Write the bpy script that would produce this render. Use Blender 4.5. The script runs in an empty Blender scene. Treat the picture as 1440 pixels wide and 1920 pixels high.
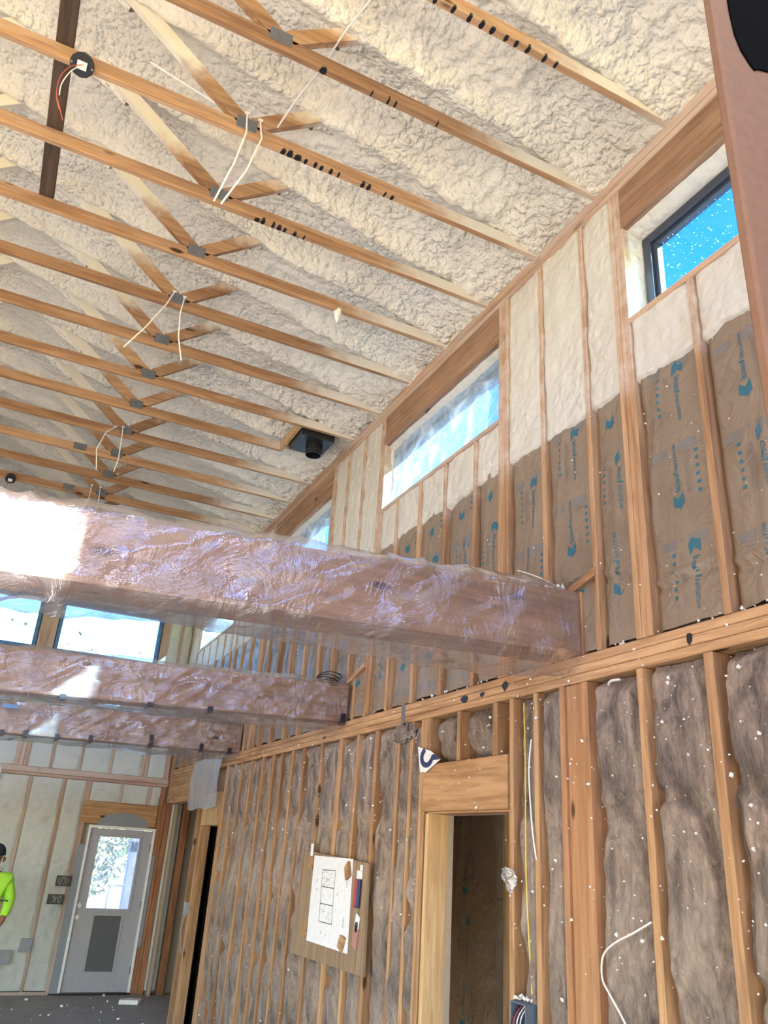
import bpy, math, random
import numpy as np
from mathutils import Matrix, Vector
random.seed(7)
S = bpy.context.scene
COL = S.collection
H = 1.97                       # eye height; z values below are relative to the eye, build() adds H

# ---------------------------------------------------------------- camera
cam_d = bpy.data.cameras.new('camera'); cam = bpy.data.objects.new('camera', cam_d); COL.objects.link(cam)
Rm = [[0.8970484806751227, -0.4377737341388938, 0.06048289854614377],
      [0.22414399418689132, 0.3327430608289615, -0.9159920989507065],
      [0.3808720168093224, 0.8352461991342811, 0.39661101049181174]]
M = Matrix(((Rm[0][0], -Rm[1][0], -Rm[2][0], 0), (Rm[0][1], -Rm[1][1], -Rm[2][1], 0), (Rm[0][2], -Rm[1][2], -Rm[2][2], H), (0, 0, 0, 1)))
cam.matrix_world = M
cam_d.sensor_fit = 'VERTICAL'; cam_d.sensor_height = 36; cam_d.lens = 1483.16 / 1920 * 36
cam_d.clip_start = 0.05; cam_d.clip_end = 500
S.camera = cam
# ---------------------------------------------------------------- world, sun, exposure
W = bpy.data.worlds.new('world'); S.world = W; W.use_nodes = True
wn = W.node_tree.nodes; wl = W.node_tree.links
bg = wn['Background']; sky = wn.new('ShaderNodeTexSky'); sky.sky_type = 'NISHITA'; sky.sun_disc = False
sky.sun_elevation = math.radians(28); sky.sun_rotation = math.radians(150); sky.air_density = 1.0; sky.dust_density = 0.6
hs = wn.new('ShaderNodeHueSaturation'); hs.inputs['Saturation'].default_value = 1.5; hs.inputs['Hue'].default_value = 0.516; wl.new(sky.outputs[0], hs.inputs['Color']); wl.new(hs.outputs[0], bg.inputs[0]); bg.inputs[1].default_value = 1.75
sd = bpy.data.lights.new('sun', 'SUN'); sun = bpy.data.objects.new('sun', sd); COL.objects.link(sun)
sd.energy = 55; sd.angle = math.radians(0.6); sd.color = (1, 0.93, 0.82)
sun.rotation_euler = Vector((-0.58, 1, -0.55)).to_track_quat('-Z', 'Y').to_euler(); sun.location = (6, -8, 8)
S.view_settings.view_transform = 'Standard'; S.view_settings.look = 'None'
S.view_settings.gamma = 1; S.view_settings.use_curve_mapping = False
S.view_settings.exposure = -0.24
# added fill lamps inside made-up openings behind and left of the view
def fill_lamp(name, loc, direction, sx, sy, power):
    d = bpy.data.lights.new(name, 'AREA'); d.shape = 'RECTANGLE'; d.size = sx; d.size_y = sy; d.energy = power; d.color = (1.0, 0.975, 0.90)
    o = bpy.data.objects.new(name, d); COL.objects.link(o); o.location = loc
    o.rotation_euler = Vector(direction).to_track_quat('-Z', 'Z').to_euler()
fill_lamp('fill_lamp_left', (-4.9, 4.5, 1.6), (1, 0, 0.42), 9, 2.4, 420)
fill_lamp('fill_lamp_rear', (-0.9, -2.38, 1.25), (0.1, 1, 0.4), 5.6, 2.1, 90)

# ---------------------------------------------------------------- noise
def _h(i, j, s):
    n = (i.astype(np.int64) * 374761393 + j.astype(np.int64) * 668265263 + s * 974634777) & 0xffffffff
    n = ((n ^ (n >> 13)) * 1274126177) & 0xffffffff
    return ((n ^ (n >> 16)) & 0xffffff) / float(0xffffff)
def vn(x, y, s=0):
    x = np.asarray(x, float); y = np.asarray(y, float)
    i = np.floor(x); j = np.floor(y); u = x - i; v = y - j; u = u*u*(3-2*u); v = v*v*(3-2*v)
    return (_h(i, j, s)*(1-u) + _h(i+1, j, s)*u)*(1-v) + (_h(i, j+1, s)*(1-u) + _h(i+1, j+1, s)*u)*v
def fbm(x, y, s=0, o=4):
    r = 0; a = 0.5; t = 0
    for k in range(o): r = r + a*vn(x*2**k, y*2**k, s+k*17); t += a; a *= 0.5
    return r/t
def ridge(x, y, s=0, o=3):
    r = 0; a = 0.5; t = 0
    for k in range(o): r = r + a*(1-np.abs(2*vn(x*2**k, y*2**k, s+k*31)-1)); t += a; a *= 0.5
    return r/t
def worley(x, y, s=0):
    i = np.floor(x); j = np.floor(y); best = np.full(np.shape(x), 9.0)
    for a in (-1, 0, 1):
        for b in (-1, 0, 1):
            px_ = i+a+_h(i+a, j+b, s); py_ = j+b+_h(i+a, j+b, s+5); best = np.minimum(best, (px_-x)**2+(py_-y)**2)
    return best
def sst(a, b, x):
    t = np.clip((x-a)/(b-a), 0, 1); return t*t*(3-2*t)

# ---------------------------------------------------------------- materials
def mat(name):
    m = bpy.data.materials.new(name); m.use_nodes = True; nt = m.node_tree
    return m, nt, nt.nodes['Principled BSDF'], lambda a, b: nt.links.new(a, b)
def plain(name, c, rough=0.6, metal=0.0, spec=0.5, emit=None):
    m, nt, p, L = mat(name); p.inputs['Base Color'].default_value = (*c, 1); p.inputs['Roughness'].default_value = rough
    p.inputs['Metallic'].default_value = metal; p.inputs['Specular IOR Level'].default_value = spec
    n = nt.nodes.new('ShaderNodeTexNoise'); n.inputs['Scale'].default_value = 30; n.inputs['Detail'].default_value = 4
    tc = nt.nodes.new('ShaderNodeTexCoord'); L(tc.outputs['Object'], n.inputs['Vector'])
    mx = nt.nodes.new('ShaderNodeMix'); mx.data_type = 'RGBA'; mx.inputs[6].default_value = (*[v*0.82 for v in c], 1); mx.inputs[7].default_value = (*[min(1, v*1.12) for v in c], 1)
    L(n.outputs[0], mx.inputs[0]); L(mx.outputs[2], p.inputs['Base Color'])
    return m
def N(nt, t, **k):
    n = nt.nodes.new(t)
    for a, b in k.items():
        if a in n.inputs: n.inputs[a].default_value = b
        else: setattr(n, a, b)
    return n
def mixc(nt, L, fac, a, b):
    mx = nt.nodes.new('ShaderNodeMix'); mx.data_type = 'RGBA'
    if hasattr(fac, 'links'): L(fac, mx.inputs[0])
    else: mx.inputs[0].default_value = fac
    for s, v in ((6, a), (7, b)):
        if hasattr(v, 'links'): L(v, mx.inputs[s])
        else: mx.inputs[s].default_value = (*v, 1)
    return mx.outputs[2]
def mathn(nt, L, op, a, b=None, clamp=False):
    n = nt.nodes.new('ShaderNodeMath'); n.operation = op; n.use_clamp = clamp
    for i, v in ((0, a), (1, b)):
        if v is None: continue
        if hasattr(v, 'links'): L(v, n.inputs[i])
        else: n.inputs[i].default_value = v
    return n.outputs[0]
def mapr(nt, L, v, a, b, c=0, d=1):
    n = nt.nodes.new('ShaderNodeMapRange'); n.interpolation_type = 'SMOOTHSTEP'; L(v, n.inputs[0])
    for i, q in zip((1, 2, 3, 4), (a, b, c, d)): n.inputs[i].default_value = q
    return n.outputs[0]
CREAM = (0.79, 0.745, 0.635)
def wood(name, axis, lo=(0.29, 0.150, 0.072), hi=(0.56, 0.345, 0.182), spray=None, knots=True):
    m, nt, p, L = mat(name)
    tc = N(nt, 'ShaderNodeTexCoord'); oi = N(nt, 'ShaderNodeObjectInfo')
    off = N(nt, 'ShaderNodeVectorMath', operation='SCALE'); off.inputs['Scale'].default_value = 7.0
    cmb = N(nt, 'ShaderNodeCombineXYZ')
    for i in range(3): L(oi.outputs['Random'], cmb.inputs[i])
    L(cmb.outputs[0], off.inputs[0])
    add = N(nt, 'ShaderNodeVectorMath', operation='ADD'); L(tc.outputs['Object'], add.inputs[0]); L(off.outputs[0], add.inputs[1])
    sc = [1, 1, 1]; sc['xyz'.index(axis)] = 0.07
    mp = N(nt, 'ShaderNodeMapping'); mp.inputs['Scale'].default_value = sc; L(add.outputs[0], mp.inputs[0])
    n1 = N(nt, 'ShaderNodeTexNoise', Scale=42.0, Detail=5.0, Roughness=0.6, Distortion=0.6); L(mp.outputs[0], n1.inputs[0])
    n2 = N(nt, 'ShaderNodeTexNoise', Scale=9.0, Detail=2.0, Distortion=1.2); L(mp.outputs[0], n2.inputs[0])
    g = mathn(nt, L, 'ADD', mathn(nt, L, 'MULTIPLY', n1.outputs[0], 0.6), mathn(nt, L, 'MULTIPLY', n2.outputs[0], 0.5))
    g = mapr(nt, L, g, 0.35, 0.75)
    c = mixc(nt, L, g, lo, hi)
    tint = mixc(nt, L, oi.outputs['Random'], (0.78, 0.74, 0.72), (1.1, 1.1, 1.1))
    mul = nt.nodes.new('ShaderNodeMix'); mul.data_type = 'RGBA'; mul.blend_type = 'MULTIPLY'; mul.inputs[0].default_value = 1; L(c, mul.inputs[6]); L(tint, mul.inputs[7]); c = mul.outputs[2]
    if knots:
        sc2 = [7, 7, 7]; sc2['xyz'.index(axis)] = 2.6
        mp2 = N(nt, 'ShaderNodeMapping'); mp2.inputs['Scale'].default_value = sc2; L(add.outputs[0], mp2.inputs[0])
        v = N(nt, 'ShaderNodeTexVoronoi', Scale=1.0); L(mp2.outputs[0], v.inputs[0])
        sep = N(nt, 'ShaderNodeSeparateColor'); L(v.outputs['Color'], sep.inputs[0])
        rad = mathn(nt, L, 'MULTIPLY', mathn(nt, L, 'GREATER_THAN', sep.outputs[0], 0.62), 0.17)
        k = mapr(nt, L, mathn(nt, L, 'SUBTRACT', rad, v.outputs['Distance']), 0.0, 0.09)
        c = mixc(nt, L, k, c, (0.075, 0.03, 0.012))
    if spray == 'truss':
        sp = N(nt, 'ShaderNodeSeparateXYZ'); L(tc.outputs['Object'], sp.inputs[0])
        ge = N(nt, 'ShaderNodeNewGeometry'); sg = N(nt, 'ShaderNodeSeparateXYZ'); L(ge.outputs['True Normal'], sg.inputs[0])
        nz = N(nt, 'ShaderNodeTexNoise', Scale=14.0, Detail=3.0); L(add.outputs[0], nz.inputs[0])
        jit = mathn(nt, L, 'MULTIPLY', mathn(nt, L, 'SUBTRACT', nz.outputs[0], 0.5), 0.35)
        fx = mapr(nt, L, mathn(nt, L, 'ADD', sp.outputs[0], jit), 1.55, 2.15)
        side = mathn(nt, L, 'GREATER_THAN', sg.outputs[2], -0.6)
        fx = mathn(nt, L, 'MULTIPLY', fx, side)
        end = mapr(nt, L, sp.outputs[0], 2.2, 2.5, 0, 0.55)
        fz = mapr(nt, L, mathn(nt, L, 'ADD', sp.outputs[2], mathn(nt, L, 'MULTIPLY', jit, 0.5)), 0.24, 0.42)
        f = mathn(nt, L, 'MAXIMUM', mathn(nt, L, 'MAXIMUM', fx, fz), end)
        c = mixc(nt, L, mathn(nt, L, 'MULTIPLY', f, 0.92), c, CREAM)
    if spray == 'wall':   # studs that run up through the foamed band: overspray above the paper facing
        sp = N(nt, 'ShaderNodeSeparateXYZ'); L(tc.outputs['Object'], sp.inputs[0])
        nz = N(nt, 'ShaderNodeTexNoise', Scale=9.0, Detail=4.0, Roughness=0.65); L(add.outputs[0], nz.inputs[0])
        f = mapr(nt, L, sp.outputs[2], 1.18, 1.42)
        f = mathn(nt, L, 'MULTIPLY', f, mapr(nt, L, nz.outputs[0], 0.35, 0.7, 0.25, 0.75))
        c = mixc(nt, L, f, c, (0.62, 0.52, 0.45))
    if spray == 'all':
        nz = N(nt, 'ShaderNodeTexNoise', Scale=7.0, Detail=5.0, Roughness=0.65); L(mp.outputs[0], nz.inputs[0])
        c = mixc(nt, L, mapr(nt, L, nz.outputs[0], 0.35, 0.65, 0.15, 0.75), c, (0.60, 0.50, 0.43))
    L(c, p.inputs['Base Color']); p.inputs['Roughness'].default_value = 0.62; p.inputs['Specular IOR Level'].default_value = 0.3
    b = N(nt, 'ShaderNodeBump', Strength=0.25, Distance=0.004); L(n1.outputs[0], b.inputs['Height']); L(b.outputs[0], p.inputs['Normal'])
    return m
WX = wood('wood_x', 'x'); WY = wood('wood_y', 'y'); WZ = wood('wood_z', 'z')
WTR = wood('wood_truss', 'x', spray='truss'); WZS = wood('wood_stud_oversprayed', 'z', spray='wall'); WYS = wood('wood_plate_oversprayed', 'y', spray='all')
WXS = wood('wood_end_oversprayed', 'x', lo=(0.27, 0.15, 0.10), hi=(0.45, 0.28, 0.19), spray='all')
WZE = wood('wood_end_stud', 'z', lo=(0.27, 0.14, 0.09), hi=(0.45, 0.26, 0.17), spray='all')
WYEL = wood('wood_yellow', 'z', lo=(0.48, 0.30, 0.14), hi=(0.72, 0.50, 0.26))
WRED = wood('wood_reddish', 'z', lo=(0.22, 0.09, 0.04), hi=(0.38, 0.18, 0.09), knots=False)
WDARK = wood('wood_dark', 'y', lo=(0.055, 0.035, 0.022), hi=(0.13, 0.085, 0.055))
WHDR = wood('wood_header', 'y', lo=(0.36, 0.19, 0.09), hi=(0.66, 0.40, 0.21))
WHWIN = wood('wood_window_header', 'y', lo=(0.20, 0.11, 0.065), hi=(0.40, 0.245, 0.15))
WPLY = wood('plywood', 'z', lo=(0.19, 0.125, 0.08), hi=(0.36, 0.25, 0.165), knots=False)
WBEAM = wood('beam_wood', 'x', lo=(0.20, 0.11, 0.06), hi=(0.38, 0.225, 0.125), knots=True)

def foam_mat(name, sc1, depth, tone=CREAM, dark=(0.52, 0.46, 0.37)):
    m, nt, p, L = mat(name)
    tc = N(nt, 'ShaderNodeTexCoord')
    nz = N(nt, 'ShaderNodeTexNoise', Scale=5.0, Detail=4.0); L(tc.outputs['Object'], nz.inputs[0])
    ad = N(nt, 'ShaderNodeVectorMath', operation='ADD')
    s2 = N(nt, 'ShaderNodeVectorMath', operation='SCALE'); s2.inputs['Scale'].default_value = 0.05; L(nz.outputs['Color'], s2.inputs[0])
    L(tc.outputs['Object'], ad.inputs[0]); L(s2.outputs[0], ad.inputs[1])
    v = N(nt, 'ShaderNodeTexVoronoi', feature='SMOOTH_F1', Scale=sc1, Smoothness=0.5); L(ad.outputs[0], v.inputs[0])
    v2 = N(nt, 'ShaderNodeTexVoronoi', feature='SMOOTH_F1', Scale=sc1*2.1, Smoothness=0.5); L(ad.outputs[0], v2.inputs[0])
    n3 = N(nt, 'ShaderNodeTexNoise', Scale=sc1*3, Detail=4.0, Roughness=0.6); L(tc.outputs['Object'], n3.inputs[0])
    # lump strength differs from one patch to the next
    pn = N(nt, 'ShaderNodeTexNoise', Scale=1.6, Detail=2.0); L(tc.outputs['Object'], pn.inputs[0])
    amp = mapr(nt, L, pn.outputs[0], 0.3, 0.7, 0.35, 1.0)
    h = mathn(nt, L, 'ADD', mathn(nt, L, 'MULTIPLY', v.outputs['Distance'], -1.0), mathn(nt, L, 'MULTIPLY', v2.outputs['Distance'], -0.4))
    h = mathn(nt, L, 'ADD', mathn(nt, L, 'MULTIPLY', h, amp), mathn(nt, L, 'MULTIPLY', n3.outputs[0], 0.12))
    b = N(nt, 'ShaderNodeBump', Strength=0.85, Distance=depth); L(h, b.inputs['Height']); L(b.outputs[0], p.inputs['Normal'])
    big = N(nt, 'ShaderNodeTexNoise', Scale=2.2, Detail=5.0, Roughness=0.6); L(tc.outputs['Object'], big.inputs[0])
    c = mixc(nt, L, mapr(nt, L, big.outputs[0], 0.42, 0.72), tone, tuple(0.68*a+0.32*b_ for a, b_ in zip(tone, dark)))
    L(c, p.inputs['Base Color']); p.inputs['Roughness'].default_value = 0.55; p.inputs['Specular IOR Level'].default_value = 0.35
    p.inputs['Subsurface Weight'].default_value = 0.0
    return m
FOAM = foam_mat('spray_foam_ceiling', 25, 0.040)
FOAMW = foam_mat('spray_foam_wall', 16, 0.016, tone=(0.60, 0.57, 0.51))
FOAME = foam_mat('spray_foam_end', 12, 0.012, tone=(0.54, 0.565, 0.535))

def batt_mat(name, lo, hi):
    m, nt, p, L = mat(name)
    tc = N(nt, 'ShaderNodeTexCoord')
    mp = N(nt, 'ShaderNodeMapping'); mp.inputs['Scale'].default_value = (1, 1, 0.42); L(tc.outputs['Object'], mp.inputs[0])
    n1 = N(nt, 'ShaderNodeTexNoise', Scale=5.0, Detail=7.0, Roughness=0.62, Distortion=1.2); L(mp.outputs[0], n1.inputs[0])
    n2 = N(nt, 'ShaderNodeTexNoise', Scale=22.0, Detail=7.0, Roughness=0.75, Distortion=2.6); L(mp.outputs[0], n2.inputs[0])
    n3 = N(nt, 'ShaderNodeTexNoise', Scale=2.0, Detail=3.0); L(tc.outputs['Object'], n3.inputs[0])
    g = mathn(nt, L, 'ADD', mathn(nt, L, 'MULTIPLY', n1.outputs[0], 0.66), mathn(nt, L, 'MULTIPLY', n2.outputs[0], 0.34))
    c = mixc(nt, L, mapr(nt, L, g, 0.36, 0.66), lo, hi)
    c = mixc(nt, L, mapr(nt, L, n3.outputs[0], 0.5, 0.75, 0, 0.4), c, (0.50, 0.40, 0.33))
    L(c, p.inputs['Base Color']); p.inputs['Roughness'].default_value = 0.85
    p.inputs['Sheen Weight'].default_value = 0.25
    b = N(nt, 'ShaderNodeBump', Strength=1.0, Distance=0.055); L(g, b.inputs['Height']); L(b.outputs[0], p.inputs['Normal'])
    return m
BATT = batt_mat('fiberglass_brown', (0.085, 0.050, 0.036), (0.51, 0.375, 0.295))
def kraft_mat():
    m, nt, p, L = mat('kraft_paper')
    tc = N(nt, 'ShaderNodeTexCoord')
    n1 = N(nt, 'ShaderNodeTexNoise', Scale=60.0, Detail=5.0); L(tc.outputs['Object'], n1.inputs[0])
    n2 = N(nt, 'ShaderNodeTexNoise', Scale=2.5, Detail=4.0, Distortion=0.8); L(tc.outputs['Object'], n2.inputs[0])
    c = mixc(nt, L, n2.outputs[0], (0.19, 0.137, 0.095), (0.30, 0.232, 0.170))
    L(c, p.inputs['Base Color']); p.inputs['Roughness'].default_value = 0.42; p.inputs['Specular IOR Level'].default_value = 0.45
    w = N(nt, 'ShaderNodeTexNoise', Scale=9.0, Detail=4.0, Distortion=1.5); L(tc.outputs['Object'], w.inputs[0])
    h = mathn(nt, L, 'ADD', w.outputs[0], mathn(nt, L, 'MULTIPLY', n1.outputs[0], 0.03))
    b = N(nt, 'ShaderNodeBump', Strength=0.9, Distance=0.018); L(h, b.inputs['Height']); L(b.outputs[0], p.inputs['Normal'])
    return m
KRAFT = kraft_mat()
TEAL = plain('print_teal', (0.03, 0.135, 0.19), 0.5)
PGREY = plain('print_grey', (0.19, 0.175, 0.16), 0.5)
def film_mat(name, haze, tint=(0.93, 0.92, 0.94), glossy=0.16, scale=7.0):
    m, nt, p, L = mat(name); nt.nodes.remove(p); out = nt.nodes['Material Output']
    tc = N(nt, 'ShaderNodeTexCoord')
    n1 = N(nt, 'ShaderNodeTexNoise', Scale=scale, Detail=6.0, Roughness=0.6, Distortion=1.8); L(tc.outputs['Object'], n1.inputs[0])
    r = mathn(nt, L, 'ABSOLUTE', mathn(nt, L, 'SUBTRACT', n1.outputs[0], 0.5))
    b = N(nt, 'ShaderNodeBump', Strength=0.9, Distance=0.035); L(mathn(nt, L, 'MULTIPLY', r, -1.0), b.inputs['Height'])
    tr = N(nt, 'ShaderNodeBsdfTransparent'); tr.inputs[0].default_value = (*tint, 1)
    gl = N(nt, 'ShaderNodeBsdfGlossy'); gl.inputs['Roughness'].default_value = 0.09; gl.inputs[0].default_value = (0.95, 0.95, 1, 1); L(b.outputs[0], gl.inputs['Normal'])
    df = N(nt, 'ShaderNodeBsdfDiffuse'); df.inputs[0].default_value = (0.68, 0.68, 0.74, 1); L(b.outputs[0], df.inputs['Normal'])
    tl = N(nt, 'ShaderNodeBsdfTranslucent'); tl.inputs[0].default_value = (0.93, 0.94, 0.97, 1)
    hz = N(nt, 'ShaderNodeMixShader'); hz.inputs[0].default_value = 0.4; L(df.outputs[0], hz.inputs[1]); L(tl.outputs[0], hz.inputs[2])
    m1 = N(nt, 'ShaderNodeMixShader'); L(tr.outputs[0], m1.inputs[1]); L(hz.outputs[0], m1.inputs[2])
    L(mapr(nt, L, n1.outputs[0], 0.4, 0.75, haze*0.6, haze*1.7), m1.inputs[0])
    fr = N(nt, 'ShaderNodeLayerWeight'); fr.inputs[0].default_value = 0.25; L(b.outputs[0], fr.inputs['Normal'])
    fac = mathn(nt, L, 'ADD', mathn(nt, L, 'MULTIPLY', fr.outputs['Fresnel'], 0.5), glossy, clamp=True)
    m2 = N(nt, 'ShaderNodeMixShader'); L(fac, m2.inputs[0]); L(m1.outputs[0], m2.inputs[1]); L(gl.outputs[0], m2.inputs[2])
    L(m2.outputs[0], out.inputs[0])
    return m
FILM = film_mat('poly_film', 0.10, glossy=0.10, scale=4.0)
FILMH = film_mat('poly_film_hazy', 0.55, glossy=0.22, scale=5.0)
HAZYG = film_mat('hazy_glass', 0.22, tint=(0.86, 0.92, 1.0), glossy=0.03, scale=2.0)  # milky haze in the door glass washes out the view beyond
FILMW = film_mat('window_film', 0.5, tint=(0.62, 0.86, 1.0), glossy=0.04, scale=3.0)
def glass_mat(name, tint):
    m, nt, p, L = mat(name); nt.nodes.remove(p); out = nt.nodes['Material Output']
    tr = N(nt, 'ShaderNodeBsdfTransparent'); tr.inputs[0].default_value = (*tint, 1)
    gl = N(nt, 'ShaderNodeBsdfGlossy'); gl.inputs['Roughness'].default_value = 0.02
    m2 = N(nt, 'ShaderNodeMixShader'); m2.inputs[0].default_value = 0.05; L(tr.outputs[0], m2.inputs[1]); L(gl.outputs[0], m2.inputs[2]); L(m2.outputs[0], out.inputs[0])
    return m
GLB = glass_mat('tinted_window_glass', (0.62, 0.83, 1.0)); GLC = glass_mat('clear_glass', (0.92, 0.96, 0.98))
VINYL = plain('dark_frame', (0.035, 0.045, 0.07), 0.4); FLAREF = plain('flare_blue_frame', (0.05, 0.17, 0.42), 0.4)  # blue of the end window frames is lens flare put into the colour
BLACK = plain('black_plastic', (0.012, 0.013, 0.016), 0.35); STEEL = plain('galvanised_plate', (0.23, 0.24, 0.25), 0.45, 0.6)
DOORP = plain('door_primer', (0.37, 0.37, 0.41), 0.45); VENT = plain('door_panel_dark', (0.10, 0.105, 0.115), 0.7)
TAPEG = plain('grey_flashing', (0.24, 0.27, 0.31), 0.5); CONC = None
STRAP = plain('white_strap', (0.80, 0.77, 0.73), 0.5); REDW = plain('red_wire', (0.35, 0.07, 0.06), 0.5)
YEL = plain('yellow_cable', (0.75, 0.55, 0.08), 0.5); PAPER = plain('paper', (0.80, 0.80, 0.86), 0.7); INK = plain('drawing_ink', (0.10, 0.10, 0.12), 0.7)
NAVY = plain('navy', (0.02, 0.04, 0.13), 0.5); WHITE = plain('white', (0.82, 0.82, 0.84), 0.5)
CRUMB = plain('foam_crumb', (0.86, 0.84, 0.80), 0.6); CARD = plain('card_brown', (0.24, 0.135, 0.082), 0.9, 0, 0.1)
BOXBLUE = plain('electrical_box_blue', (0.10, 0.14, 0.20), 0.5); GREYBOX = plain('grey_box', (0.30, 0.32, 0.35), 0.5)
LIME = plain('lime_fabric', (0.42, 0.86, 0.06), 0.8); JEAN = plain('dark_denim', (0.02, 0.03, 0.06), 0.85)
SKIN = plain('skin', (0.28, 0.14, 0.09), 0.6); CAPM = plain('cap', (0.02, 0.025, 0.035), 0.8); RED = plain('red_plastic', (0.45, 0.03, 0.04), 0.4)
SHEATH = plain('sheathing', (0.42, 0.33, 0.24), 0.8); LEAFM = None
def conc():
    m, nt, p, L = mat('concrete'); tc = N(nt, 'ShaderNodeTexCoord')
    n1 = N(nt, 'ShaderNodeTexNoise', Scale=3.0, Detail=8.0, Roughness=0.7); L(tc.outputs['Object'], n1.inputs[0])
    c = mixc(nt, L, n1.outputs[0], (0.21, 0.205, 0.185), (0.42, 0.405, 0.36)); L(c, p.inputs['Base Color']); p.inputs['Roughness'].default_value = 0.75
    return m
CONC = conc()
def leafm():
    m, nt, p, L = mat('foliage'); tc = N(nt, 'ShaderNodeTexCoord')
    n1 = N(nt, 'ShaderNodeTexNoise', Scale=2.5, Detail=5.0); L(tc.outputs['Object'], n1.inputs[0])
    c = mixc(nt, L, mapr(nt, L, n1.outputs[0], 0.35, 0.65), (0.07, 0.12, 0.06), (0.36, 0.42, 0.26)); L(c, p.inputs['Base Color']); p.inputs['Roughness'].default_value = 0.6
    return m
LEAFM = leafm()
GROUND = plain('gravel', (0.42, 0.38, 0.33), 0.9)

# ---------------------------------------------------------------- mesh builder
class MB:
    def __init__(s): s.v = []; s.f = []; s.m = []; s.n = 0
    def add(s, vs, fs, mi=0):
        vs = np.asarray(vs, float).reshape(-1, 3); s.v.append(vs)
        s.f += [tuple(i+s.n for i in f) for f in fs]; s.m += [mi]*len(fs); s.n += len(vs); return s
    def board(s, x0, x1, y0, y1, z0, z1, axis='z', c=0.003, mi=0):
        lo = [x0, y0, z0]; hi = [x1, y1, z1]; a = 'xyz'.index(axis); b, d = [(1, 2), (2, 0), (0, 1)][a]
        c = min(c, (hi[b]-lo[b])*0.3, (hi[d]-lo[d])*0.3)
        ring = [(lo[b]+c, lo[d]), (hi[b]-c, lo[d]), (hi[b], lo[d]+c), (hi[b], hi[d]-c), (hi[b]-c, hi[d]), (lo[b]+c, hi[d]), (lo[b], hi[d]-c), (lo[b], lo[d]+c)]
        vs = []
        for e in (lo[a], hi[a]):
            for q in ring:
                p = [0, 0, 0]; p[a] = e; p[b] = q[0]; p[d] = q[1]; vs.append(p)
        fs = [tuple(range(7, -1, -1)), tuple(range(8, 16))] + [(i, (i+1) % 8, 8+(i+1) % 8, 8+i) for i in range(8)]
        return s.add(vs, fs, mi)
    def hexa(s, P, mi=0):      # 8 corners: bottom 4 ccw, top 4 ccw
        return s.add(P, [(3, 2, 1, 0), (4, 5, 6, 7), (0, 1, 5, 4), (1, 2, 6, 5), (2, 3, 7, 6), (3, 0, 4, 7)], mi)
    def grid(s, X, Y, Z, mi=0, closed=False, flip=False):
        nu, nv = X.shape; vs = np.stack([X, Y, Z], -1).reshape(-1, 3); fs = []
        for i in range(nu-1):
            o = i*nv
            for j in range(nv-1 if not closed else nv):
                k = (j+1) % nv
                f = (o+j, o+k, o+nv+k, o+nv+j); fs.append(f[::-1] if flip else f)
        return s.add(vs, fs, mi)
    def tube(s, pts, r, n=6, mi=0):
        if len(pts) > 2 and not hasattr(r, '__len__') and n < 8:
            Q_ = [Vector(p) for p in pts]; o_ = []
            for i in range(len(Q_)-1):
                a, b, c, d = Q_[max(i-1, 0)], Q_[i], Q_[i+1], Q_[min(i+2, len(Q_)-1)]
                for t in (0, .25, .5, .75): o_.append(0.5*((2*b)+(c-a)*t+(2*a-5*b+4*c-d)*t*t+(3*b-a-3*c+d)*t**3))
            pts = o_+[Q_[-1]]
        P = [Vector(p) for p in pts]; vs = []; up = Vector((0.3, 0.2, 1)).normalized()
        for i, p in enumerate(P):
            t = (P[min(i+1, len(P)-1)]-P[max(i-1, 0)]).normalized(); a = t.cross(up)
            if a.length < 1e-3: a = t.cross(Vector((1, 0, 0)))
            a.normalize(); b = t.cross(a)
            rr = r[i] if hasattr(r, '__len__') else r
            for k in range(n):
                q = 2*math.pi*k/n; vs.append(p+a*math.cos(q)*rr+b*math.sin(q)*rr)
        fs = [(i*n+k, i*n+(k+1) % n, (i+1)*n+(k+1) % n, (i+1)*n+k) for i in range(len(P)-1) for k in range(n)]
        fs += [tuple(range(n-1, -1, -1)), tuple((len(P)-1)*n+k for k in range(n))]
        return s.add([tuple(v) for v in vs], fs, mi)
    def poly(s, pts, normal, th, mi=0):
        nrm = Vector(normal)*th; a = [Vector(p) for p in pts]; n = len(a)
        vs = [tuple(p) for p in a]+[tuple(p+nrm) for p in a]
        fs = [tuple(range(n-1, -1, -1)), tuple(range(n, 2*n))]+[(i, (i+1) % n, n+(i+1) % n, n+i) for i in range(n)]
        return s.add(vs, fs, mi)
    def build(s, name, mats, parent=None, at=None, smooth=False):
        me = bpy.data.meshes.new(name); v = np.concatenate(s.v) if s.v else np.zeros((0, 3))
        o = at if at is not None else ((parent['_o'] if parent and '_o' in parent else (0, 0, -H)))
        o = Vector(o)
        v = v - np.array(o)
        me.from_pydata(v.tolist(), [], s.f); mats = mats if isinstance(mats, (list, tuple)) else [mats]
        for m_ in mats: me.materials.append(m_)
        if len(mats) > 1: me.polygons.foreach_set('material_index', s.m)
        if smooth: me.polygons.foreach_set('use_smooth', [True]*len(me.polygons))
        me.update(); ob = bpy.data.objects.new(name, me); COL.objects.link(ob)
        if parent: ob.parent = parent
        else: ob.location = o + Vector((0, 0, H))
        if parent is None: ORG[ob.name] = tuple(o)
        return ob
ORG = {}
class _P(dict): pass
def tag(o, label, cat, group=None, kind=None):
    if label: o['label'] = label
    if cat: o['category'] = cat
    if group: o['group'] = group
    if kind: o['kind'] = kind
    return o
def struct(o): o['kind'] = 'structure'; return o
def empty(name, loc, label, cat, group=None):
    o = bpy.data.objects.new(name, None); COL.objects.link(o); o.location = Vector(loc)+Vector((0, 0, H)); o['_o'] = loc
    o.empty_display_size = 0.1
    return tag(o, label, cat, group)
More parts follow.
